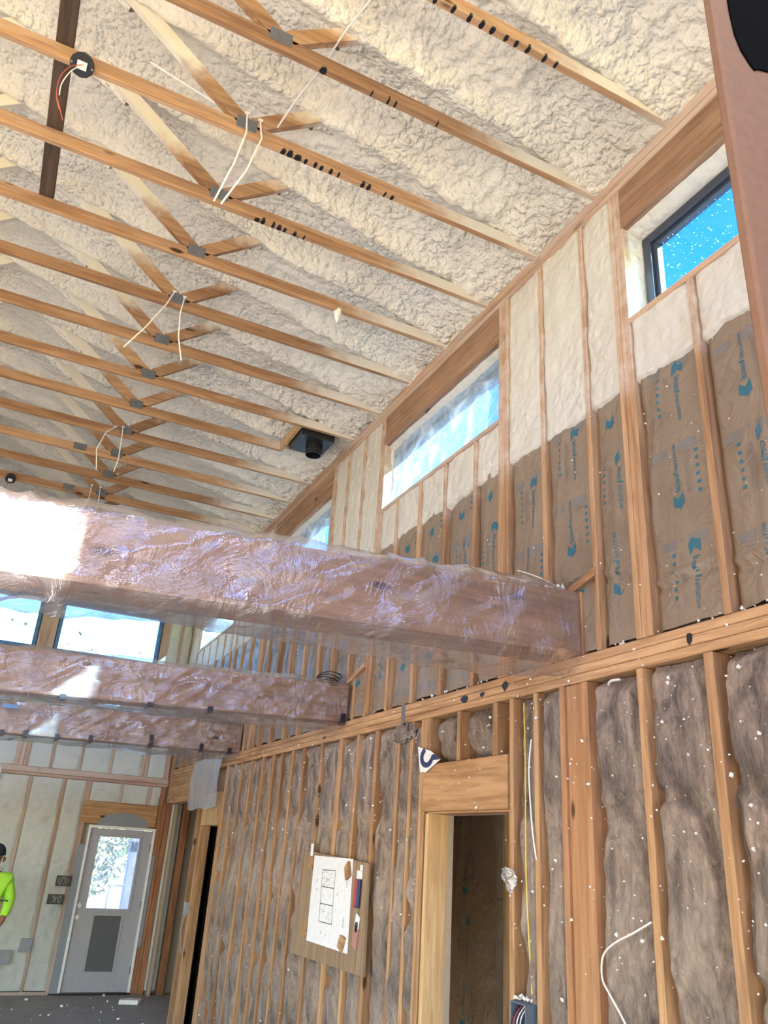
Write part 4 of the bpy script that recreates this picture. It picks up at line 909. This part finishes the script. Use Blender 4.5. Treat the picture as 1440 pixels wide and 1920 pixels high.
# ================================================================= END WALL STUDS
names = 'left part of the end wall'
el = [e_ for e_ in EL if e_[0] > 0.1]
for i, (x, w) in enumerate(el):
    mb = MB(); mb.board(x-w/2, x+w/2, D-0.002, D+0.1, FL+0.04, 0.724, 'z', 0.003)
    lab = ['stud at the left picture edge behind the person on the end wall', 'reddish stud beside the person on the foamed end wall', 'reddish stud midway between the person and the white door', 'doubled stud at the upper left of the white door'][i]
    tag(mb.build('end_wall_stud', WZE, at=(x, D, FL)), lab, 'stud')
for i, (x, w) in enumerate(((1.885, .036), (2.305, .036))): tag(MB().board(x-w/2, x+w/2, D-0.002, D+0.1, 0.456, 0.724, 'z').build('cripple_stud', WZE, at=(x, D, 0.46)), 'short stud over the white door header, %s one' % ['left', 'right'][i], 'stud')
eu = [e_ for e_ in EU if e_[0] > -0.1]
lb = ['leftmost stud', 'wide tripled stud below the window post', 'stud right of the tripled post', 'stud under the left half of the right window', 'stud under the right half of the right window', 'doubled stud under the right corner of the right window', 'corner stud']
for i, (x, w) in enumerate(eu):
    mb = MB(); n = 3 if w > 0.15 else (2 if w > 0.08 else 1)
    for k in range(n): mb.board(x-w/2+k*w/n, x-w/2+(k+1)*w/n-0.003, D-0.002, D+0.1, 0.847, 2.404, 'z', 0.003)
    tag(mb.build('end_wall_stud', WZE, at=(x, D, 0.85)), 'end wall %s' % lb[i], 'stud')
for x0, x1, lab in ((0.285, 0.515, 'wide timber post between the two end wall windows'), (2.085, 2.20, 'timber post right of the right end wall window'), (2.37, 2.41, 'single stud between the end window and the corner'), (-1.4, -1.28, 'timber post at the far left of the end wall windows')):
    tag(MB().board(x0, x1, D-0.003, D+0.11, 2.497, 3.9, 'z', 0.004).build('window_post', WZE, at=(x0, D, 2.5)), lab, 'post')
# boxes in the end wall foam
for (x, z, w, h, m_, lab) in ((1.335, -0.60, .20, .13, BLACK, 'upper dark open electrical box in the foam left of the white door'), (1.275, -0.83, .21, .12, BLACK, 'lower dark open electrical box in the foam left of the white door'), (1.02, -1.39, .15, .16, GREYBOX, 'grey covered electrical box low on the end wall'), (0.78, -1.53, .17, .16, GREYBOX, 'grey electrical box low at the left picture edge')):
    org = (x, D-0.03, z); mb = MB()
    for a, b, c, d_ in ((x-w/2, x+w/2, z+h/2-.012, z+h/2), (x-w/2, x+w/2, z-h/2, z-h/2+.012)): mb.board(a, b, D-0.045, D+0.03, c, d_, 'x', 0.002)
    for a, b in ((x-w/2, x-w/2+.012), (x+w/2-.012, x+w/2)): mb.board(a, b, D-0.045, D+0.03, z-h/2+.012, z+h/2-.012, 'z', 0.002)
    mb.board(x-w/2+.01, x+w/2-.01, D-0.02 if m_ is BLACK else D-0.043, D-0.01, z-h/2+.01, z+h/2-.01, 'x', 0.002)
    o = tag(mb.build('electrical_box', m_, at=org), lab, 'electrical box')
    if m_ is BLACK:
        f = MB()
        for q in range(7):
            a = x-w/2+0.02+random.random()*(w-0.04); f.tube([(a, D-0.03, z-h*.4), (a+random.uniform(-.04, .04), D-0.06, z), (a+random.uniform(-.03, .03), D-0.03, z+h*.4)], 0.006, 5)
        child(f, 'wires', GREYBOX, o, org)

# ================================================================= PLAN BOARD AND WHAT HANGS ON IT
xb = 2.500
Q = [(5.335, -0.735), (6.70, -0.755), (6.63, -0.005), (5.355, -0.06)]
mb = MB(); mb.poly([(xb, y, z) for y, z in Q], (1, 0, 0), 0.016)
pb = tag(mb.build('plywood_board', WPLY, at=(xb, 6, -0.4)), 'plywood sheet fixed on the lower wall carrying a floor plan drawing', 'board')
xp = xb-0.003
PQ = [Vector((5.600, -0.635)), Vector((6.385, -0.635)), Vector((6.365, -0.040)), Vector((5.612, -0.042))]
mb = MB(); mb.poly([(xp, p[0], p[1]) for p in (PQ[0], PQ[1], PQ[2], PQ[3])], (1, 0, 0), 0.0015)
pp = tag(mb.build('floor_plan_sheet', PAPER, at=(xp, 6, -0.34)), 'white floor plan drawing pinned on the plywood board', 'drawing')
f = MB()
def seg(a, b, w=0.004):
    a = Vector(a); b = Vector(b); d = (b-a).normalized(); n = Vector((-d.y, d.x))*w/2
    f.poly([(xp-0.001, p[0], p[1]) for p in (a-n, b-n, b+n, a+n)], (1, 0, 0), 0.0008)
A_, B_, C_, D_ = (6.165, -0.135), (5.915, -0.130), (5.915, -0.485), (6.160, -0.485)
for a, b, w in ((A_, B_, .006), (B_, C_, .005), (C_, D_, .006), (D_, A_, .005), ((6.165, -0.25), (5.915, -0.25), .006), ((6.165, -0.365), (5.915, -0.365), .006)): seg(a, b, w)
rr = random.Random(3)
for k in range(46):
    y = rr.uniform(5.93, 6.15); z = rr.choice([rr.uniform(-.24, -.14), rr.uniform(-.475, -.375), rr.uniform(-.36, -.26) if k % 4 == 0 else rr.uniform(-.24, -.14)]); l = rr.uniform(.008, .035)
    seg((y, z), (y+(l if k % 2 else 0.0), z-(0 if k % 2 else l*.7)), .0025)
for y, z, n in ((6.28, -.21, 2), (6.27, -.27, 2), (5.86, -.28, 2), (6.12, -.55, 2), (6.02, -.56, 1), (5.70, -.17, 7), (5.72, -.43, 6)):
    for k in range(n): seg((y, z-0.010*k), (y-0.025, z-0.010*k), .003)
child(f, 'plan_lines', INK, pp, (xp, 6, -0.34))
for (y, z, a, lab) in ((6.405, -0.09, 0.25, 'small wood block holding the upper left corner of the drawing'), (5.665, -0.12, -0.35, 'small wood block holding the upper right corner of the drawing'), (6.42, -0.565, 0.05, 'small wood block holding the lower left corner of the drawing'), (5.685, -0.575, 0.5, 'small wood block holding the lower right corner of the drawing')):
    mb = MB(); c, s = math.cos(a), math.sin(a); pts = [(-.035, -.045), (.035, -.055), (.038, .030), (-.03, .055)]
    mb.poly([(xp-0.022, y+p[0]*c-p[1]*s, z+p[0]*s+p[1]*c) for p in pts], (1, 0, 0), 0.020)
    o = tag(mb.build('wood_block', WX, at=(xp-0.02, y, z)), lab, 'wood block')
    g = MB(); g.tube([(xp-0.024, y, z), (xp-0.019, y, z)], 0.006, 8); child(g, 'screw', STEEL, o, (xp-0.02, y, z))
tag(MB().board(xb-0.004, xb-0.002, 6.40, 6.455, -0.045, 0.045, 'z', 0.0005).build('paper_tag', PAPER, at=(xb, 6.42, 0)), 'small white paper strip at the top left of the drawing', 'paper')
e = empty('marker_pack', (xb-0.02, 5.47, -0.22), 'hanging pack of red and blue markers on the plywood board', 'marker pack')
mb = MB(); mb.board(xb-0.006, xb-0.002, 5.435, 5.475, -0.115, -0.075, 'z', 0.001); mb.board(xb-0.006, xb-0.002, 5.435, 5.525, -0.165, -0.112, 'z', 0.001); mb.build('header_card', WHITE, e)
for k in range(4): MB().tube([(xb-0.014, 5.447+k*0.021, -0.165), (xb-0.014, 5.45+k*0.021, -0.29), (xb-0.014, 5.45+k*0.021, -0.33), (xb-0.014, 5.45+k*0.021, -0.345)], [.0095, .0095, .0095, .005], 8).build('marker', [NAVY, NAVY, RED, RED][k], e)
e = empty('blade_pack', (xb-0.01, 5.47, -0.5), 'hanging blister pack with white card on the plywood board, below the markers', 'blade pack')
MB().poly([(xb-0.006, 5.425, -0.40), (xb-0.006, 5.49, -0.375), (xb-0.006, 5.52, -0.50), (xb-0.006, 5.45, -0.50)], (1, 0, 0), 0.003).build('card', WHITE, e)
MB().poly([(xb-0.008, 5.435, -0.47), (xb-0.008, 5.522, -0.47), (xb-0.008, 5.53, -0.575), (xb-0.008, 5.455, -0.60)], (1, 0, 0), 0.005).build('lower_card', plain('card_red', (0.42, 0.20, 0.18), 0.4), e)
MB().tube([(xb-0.012, 5.462, -0.43), (xb-0.013, 5.464, -0.455), (xb-0.012, 5.466, -0.49)], [.008, .013, .006], 8).build('knife_handle', BLACK, e)

# ================================================================= SMALL THINGS ON THE WALL
# folded white scrap with a navy ring at the doorway header corner
e = empty('printed_scrap', (2.53, 4.6, 0.6), 'white triangular scrap with a navy ring at the doorway header corner', 'scrap')
g = MB(); pts = [(4.775, 0.665), (4.735, 0.505), (4.66, 0.495), (4.47, 0.565), (4.60, 0.625)]
g.poly([(2.535, y, z) for y, z in pts], (1, 0, 0), 0.002); g.build('sheet', WHITE, e)
g = MB(); cy, cz = 4.645, 0.590
n = 18
for i in range(n):
    a0 = math.pi*0.62+2*math.pi*0.62*i/n; a1 = math.pi*0.62+2*math.pi*0.62*(i+1)/n
    q = [(cy-math.cos(a)*r*1.35, cz+math.sin(a)*r) for a, r in ((a0, .034), (a1, .034), (a1, .066), (a0, .066))]
    g.poly([(2.532, y, z) for y, z in q], (1, 0, 0), 0.0015)
g.poly([(2.532, 4.60, 0.565), (2.532, 4.47, 0.565), (2.532, 4.545, 0.60), (2.532, 4.58, 0.60)], (1, 0, 0), 0.0015)
g.build('navy_print', NAVY, e)
# crumpled plastic scrap on the doorway stud
mb = MB(); u = np.linspace(-1, 1, 18); U, V = np.meshgrid(u, u, indexing='ij'); R_ = 0.062*(1-0.35*np.abs(U*V))
mb.grid(2.53-0.03*ridge(U*1.7+3, V*1.7, 4), 3.695+R_*U+0.02*V, -0.08+R_*V+0.012*U*U); tag(mb.build('plastic_scrap', FILMH, at=(2.53, 3.7, -0.08), smooth=True), 'crumpled clear plastic scrap stuck to the stud right of the doorway', 'plastic scrap')
tag(MB().tube([(2.55, 3.60, 0.80), (2.555, 3.60, 0.55), (2.55, 3.595, 0.1), (2.548, 3.59, -0.1), (2.55, 3.575, -0.35), (2.55, 3.555, -0.56)], 0.0038, 6).build('yellow_cable', YEL, at=(2.55, 3.6, 0)), 'yellow cable running down beside the doorway stud to the blue box', 'cable')
tag(MB().tube([(2.545, 3.53, 0.60), (2.535, 3.54, 0.45), (2.54, 3.535, 0.25), (2.535, 3.51, 0.12), (2.545, 3.50, 0.02)], 0.0042, 6).build('cable', STRAP, at=(2.54, 3.5, 0.3)), 'white cable looping over the insulation beside the thin stud', 'cable')
tag(MB().tube([(2.55, 2.74, -0.185), (2.53, 2.83, -0.235), (2.52, 2.93, -0.28), (2.52, 3.005, -0.335), (2.53, 3.03, -0.42), (2.53, 2.99, -0.47), (2.53, 2.94, -0.52), (2.53, 2.87, -0.60), (2.54, 2.82, -0.70)], 0.0042, 6).build('cable', STRAP, at=(2.53, 2.9, -0.3)), 'white cable curving over the insulation right of the wide post', 'cable')
tag(MB().tube([(2.56, 2.93, 0.80), (2.53, 2.88, 0.805), (2.52, 2.81, 0.80)], 0.006, 6).build('cable', STRAP, at=(2.54, 2.9, 0.8)), 'short white cable end poking out under the wall plate', 'cable')
e = empty('outlet_box', (2.52, 3.60, -0.68), 'blue grey electrical box with loose wires beside the doorway', 'electrical box')
mb = MB(); y0, y1, z0, z1 = 3.54, 3.665, -0.80, -0.60
mb.board(2.50, 2.60, y0, y0+.006, z0, z1, 'z', .001); mb.board(2.50, 2.60, y1-.006, y1, z0, z1, 'z', .001); mb.board(2.50, 2.60, y0+.006, y1-.006, z1-.006, z1, 'y', .001); mb.board(2.50, 2.60, y0+.006, y1-.006, z0, z0+.006, 'y', .001); mb.board(2.59, 2.60, y0+.006, y1-.006, z0+.006, z1-.006, 'y', .001)
mb.build('box_shell', BOXBLUE, e)
for m_, dy in ((WHITE, 0.0), (RED, 0.02), (WHITE, -0.02), (BLACK, 0.035)): MB().tube([(2.55, 3.60+dy, -0.605), (2.50, 3.60+dy*1.2, -0.66), (2.49, 3.60+dy*1.5, -0.73), (2.50, 3.60+dy, -0.79)], 0.003, 5).build('wire', m_, e)
mb = MB()
def crumb(mb, c, r, rs):
    n = 6; v = []
    for k in range(12): 
        a = rs.normal(size=3); a /= np.linalg.norm(a); v.append(np.array(c)+a*r*rs.uniform(.6, 1.3))
    ico = [(0, 1, 2), (0, 2, 3), (0, 3, 4), (0, 4, 1), (5, 2, 1), (5, 3, 2), (5, 4, 3), (5, 1, 4)]
    base = np.array([(0, 0, 1), (1, 0, 0), (0, 1, 0), (-1, 0, 0), (0, -1, 0), (0, 0, -1)], float)
    q, _ = np.linalg.qr(rs.normal(size=(3, 3))); vv = base*rs.uniform(.5, 1.3, (6, 3))*r @ q+np.array(c); mb.add(vv, ico)
rs = np.random.RandomState(8)
for k in range(12): crumb(mb, (2.53+rs.uniform(-.02, .04), rs.uniform(3.54, 3.66), -0.592+rs.uniform(0, .01)), 0.011, rs)
mb.build('foam_bits', CRUMB, e)
e = empty('switch_box', (2.52, 10.43, -0.75), 'small grey switch box fixed on the far jamb', 'electrical box')
MB().board(2.50, 2.552, 10.40, 10.46, -0.80, -0.66, 'z', .004).build('box_shell', GREYBOX, e); MB().tube([(2.52, 10.43, -0.80), (2.50, 10.45, -0.95), (2.53, 10.43, -1.2)], 0.006, 5).build('wire', GREYBOX, e)
# metal strap over the wall plate
mb = MB(); mb.board(X-0.004, X-0.001, 5.015, 5.065, 0.83, 0.975, 'z', .0005); mb.board(X-0.004, X+0.05, 5.015, 5.065, 0.974, 0.977, 'x', .0005)
tag(mb.build('metal_strap', STEEL, at=(X, 5.04, 0.9)), 'grey metal tie strap wrapped over the wall plate', 'strap')
# ink smudges on the plate
for (y, z, w, h, lab) in ((2.405, 0.916, .018, .030, 'dark oval smudge on the wall plate at the right'), (4.225, 0.905, .045, .028, 'dark curved ink mark on the wall plate left of the big beam'), (4.02, 0.905, .03, .016, 'dark ink dash on the wall plate near the big beam'), (3.78, 0.92, .03, .03, 'dark slanted ink mark on the wall plate under the big beam')):
    mb = MB(); mb.poly([(X-0.0015, y+w*math.cos(a)*random.uniform(.7, 1.1), z+h*math.sin(a)*random.uniform(.7, 1.1)) for a in np.linspace(0, 6.28, 10)[:-1]], (1, 0, 0), 0.001)
    tag(mb.build('ink_smudge', BLACK, at=(X, y, z)), lab, 'mark')

# foam crumbs stuck to the insulation, lying on the plates and on the floor
mb = MB(); rs = np.random.RandomState(3)
for k in range(820):
    y = 1.9+7.5*rs.rand()**1.6; z = rs.uniform(FL+0.1, 0.8) if rs.rand() < .5 else 0.8-1.2*rs.rand()**1.5
    if 3.74 < y < 4.68 and z < 0.25: continue
    if 5.3 < y < 6.7 and z < 0.05: continue
    crumb(mb, (2.535+rs.uniform(-0.012, 0.01), y, z), rs.choice([.003, .0045, .0065, .011], p=[.36, .33, .23, .08]), rs)
for k in range(170):
    y = 1.6+8*rs.rand()**2; crumb(mb, (2.553+rs.uniform(-0.003, 0.10) if rs.rand() < .6 else 2.547, y, 0.976+rs.uniform(0, .008)) if rs.rand() < .7 else (2.548, y, rs.uniform(.84, .97)), rs.choice([.005, .008, .012], p=[.5, .35, .15]), rs)
for k in range(150):
    y = 1.8+4.5*rs.rand()**1.3; z = rs.uniform(1.0, 2.5); crumb(mb, (2.546, y, z), rs.choice([.003, .0045, .006], p=[.5, .35, .15]), rs)
for k in range(14): crumb(mb, (2.45+rs.uniform(-.1, .08), 3.12+rs.uniform(0, .4), 1.325), rs.uniform(.012, .03), rs)
tag(mb.build('foam_crumbs', CRUMB, at=(X, 3, 0)), 'tiny white foam crumbs stuck all over the side wall', 'crumbs', kind='stuff')
mb = MB()
for k in range(160): crumb(mb, (rs.uniform(-1, 2.5), rs.uniform(8.5, 12.7), FL+0.004), rs.choice([.008, .014, .03], p=[.6, .3, .1]), rs)
tag(mb.build('floor_debris', CRUMB, at=(1, 11, FL)), 'scattered white foam debris on the concrete floor', 'debris', kind='stuff')
mb = MB(); mb.poly([(2.22, 12.05, FL+0.005), (2.45, 12.0, FL+0.005), (2.52, 12.12, FL+0.005), (2.38, 12.2, FL+0.005), (2.25, 12.15, FL+0.005)], (0.05, 0, 1), 0.05)
tag(mb.build('foam_chunk', CRUMB, at=(2.37, 12.1, FL)), 'large flat chunk of foam on the floor in front of the door', 'debris')
mb = MB()
for k in range(260):
    y = 1.85+0.78*rs.rand(); z = 2.73+0.5*rs.rand(); crumb(mb, (2.702, y, z), rs.choice([.002, .0035, .005], p=[.5, .35, .15]), rs)
tag(mb.build('glass_specks', CRUMB, at=(2.66, 2.2, 3)), 'white foam specks stuck on the nearest high window glass', 'specks', kind='stuff')

# ================================================================= NEAR POST AT THE RIGHT
e = empty('near_post', (1.40, 1.0, FL), 'brown post close to the camera at the right edge with a black patch', 'post')
mb = MB(); mb.board(1.388, 1.80, 1.0, 1.035, FL, 3.77, 'z', 0.008); mb.build('post_body', CARD, e)
mb = MB(); pts = [(1.452, 2.75), (1.450, 2.30), (1.456, 2.21), (1.472, 2.155), (1.50, 2.115), (1.517, 2.100), (1.535, 2.115), (1.60, 2.14), (1.68, 2.18), (1.70, 2.75)]
mb.poly([(x, 0.994, z) for x, z in pts], (0, 1, 0), 0.005); mb.build('black_patch', plain('black_felt', (0.003, 0.003, 0.003), 0.9, 0, 0.05), e)

# ================================================================= PERSON
def skin_mesh(name, verts, edges, radii, m_, par, org, sub=2):
    me = bpy.data.meshes.new(name); me.from_pydata([tuple(np.array(v)-np.array(org)) for v in verts], edges, [])
    o = bpy.data.objects.new(name, me); COL.objects.link(o); me.materials.append(m_)
    sk = o.modifiers.new('skin', 'SKIN'); sk.use_smooth_shade = True
    for i, r in enumerate(radii): me.skin_vertices[0].data[i].radius = (r, r) if not hasattr(r, '__len__') else r
    me.skin_vertices[0].data[0].use_root = True
    sb = o.modifiers.new('sub', 'SUBSURF'); sb.levels = sub; sb.render_levels = sub
    if par: o.parent = par
    return o
px, py = 0.375, 11.55; org = (px, py, FL)
pe = empty('person', org, 'person in a lime green long sleeved shirt and dark cap at the left edge', 'person')
V = lambda dx, dy, dz: (px+dx, py+dy, FL+dz)
# one continuous body: pelvis root, legs, torso, neck, head, arms, hands
bv = [V(0, 0, .95), V(0, .01, 1.15), V(0, 0, 1.38), V(0, 0, 1.50), V(0, -.02, 1.58), V(0.0, -.03, 1.66), V(0, -.03, 1.73),
      V(-.10, 0, .88), V(-.11, .02, .50), V(-.11, .04, .10), V(-.12, -.08, .03), V(.10, 0, .88), V(.11, .02, .50), V(.11, .04, .10), V(.12, -.08, .03),
      V(-.19, 0, 1.43), V(-.25, .02, 1.17), V(-.23, -.08, .94), V(-.22, -.11, .86), V(.19, 0, 1.43), V(.26, .03, 1.17), V(.22, -.10, .98), V(.19, -.15, .92)]
be = [(0, 1), (1, 2), (2, 3), (3, 4), (4, 5), (5, 6), (0, 7), (7, 8), (8, 9), (9, 10), (0, 11), (11, 12), (12, 13), (13, 14), (2, 15), (15, 16), (16, 17), (17, 18), (2, 19), (19, 20), (20, 21), (21, 22)]
br_ = [(.15, .11), (.14, .10), (.17, .11), .065, .06, .085, .075, .09, .062, .045, .04, .09, .062, .045, .04, .065, .048, .035, .025, .065, .048, .035, .025]
body = skin_mesh('body', bv, be, br_, SKIN, pe, org); body['_o'] = org
for sgn, h0 in ((-1, 18), (1, 22)):
    c = np.array(bv[h0]); 
    for k in range(4):
        b = c+np.array([sgn*0.0+(k-1.5)*0.011, -0.01, -0.015]); L1 = [.040, .046, .043, .033][k]
        skin_mesh('finger', [tuple(b), tuple(b+np.array([0, -.008, -L1*.6])), tuple(b+np.array([0, .004, -L1*1.1])), tuple(b+np.array([0, .018, -L1*1.4]))], [(0, 1), (1, 2), (2, 3)], [.010, .009, .008, .007], SKIN, body, org, 1)
    b = c+np.array([-sgn*.022, -.012, 0]); skin_mesh('thumb', [tuple(b), tuple(b+np.array([-sgn*.014, -.012, -.022])), tuple(b+np.array([-sgn*.010, -.014, -.045]))], [(0, 1), (1, 2)], [.012, .010, .008], SKIN, body, org, 1)
sv = [V(0, 0, .92), V(0, .01, 1.15), V(0, 0, 1.38), V(0, 0, 1.49), V(-.195, 0, 1.425), V(-.255, .02, 1.17), V(-.235, -.075, .96), V(.195, 0, 1.425), V(.265, .03, 1.17), V(.225, -.09, 1.0)]
skin_mesh('shirt', sv, [(0, 1), (1, 2), (2, 3), (2, 4), (4, 5), (5, 6), (2, 7), (7, 8), (8, 9)], [(.185, .135), (.18, .13), (.20, .14), (.085, .08), .085, .072, .05, .085, .072, .05], LIME, pe, org)
skin_mesh('trousers', [V(0, 0, .94), V(-.10, 0, .86), V(-.11, .02, .50), V(-.11, .04, .09), V(.10, 0, .86), V(.11, .02, .50), V(.11, .04, .09)], [(0, 1), (1, 2), (2, 3), (0, 4), (4, 5), (5, 6)], [(.16, .12), .11, .082, .07, .11, .082, .07], JEAN, pe, org)
for s_ in (-1, 1): skin_mesh('shoe', [V(s_*.115, .06, .05), V(s_*.12, -.04, .045), V(s_*.13, -.15, .035)], [(0, 1), (1, 2)], [.05, .045, .04], BLACK, pe, org, 1)
mb = MB(); T = np.linspace(0.02, 1.75, 10); A = np.linspace(0, 2*math.pi, 21)[:-1]; Tg, Ag = np.meshgrid(T, A, indexing='ij')
mb.grid(px+0.100*np.sin(Tg)*np.cos(Ag), py-0.03+0.115*np.sin(Tg)*np.sin(Ag), FL+1.70+0.115*np.cos(Tg), closed=True)
mb.board(px-0.07, px+0.07, py-0.20, py-0.09, FL+1.675, FL+1.69, 'x', .005)
mb.build('cap', CAPM, pe, smooth=True)
mb = MB(); mb.tube([(px, py-0.125, FL+1.65), (px, py-0.15, FL+1.615), (px, py-0.125, FL+1.60)], [.010, .016, .01], 8); mb.build('nose', SKIN, body, smooth=True)
for s_ in (-1, 1):
    mb = MB(); mb.tube([(px+s_*.088, py-0.02, FL+1.665), (px+s_*.100, py-0.015, FL+1.64), (px+s_*.09, py-0.02, FL+1.605)], [.010, .018, .010], 8); mb.build('ear', SKIN, body, smooth=True)
    mb = MB(); mb.tube([(px+s_*.034, py-0.117, FL+1.65), (px+s_*.034, py-0.124, FL+1.65)], .010, 8); mb.build('eye', BLACK, body)
MB().board(px-.025, px+.025, py-0.128, py-0.118, FL+1.572, FL+1.580, 'x', .002).build('mouth', plain('lip', (0.2, .07, .06), .6), body)
mb = MB()
for k in range(5): mb.tube([(px+.13+.022*k, py-.135+.006*k, FL+1.18+.012*(k % 2)), (px+.145+.022*k, py-.135+.006*k, FL+1.195)], 0.010, 6)
mb.build('chest_print', JEAN, pe)
print('PART2 done')
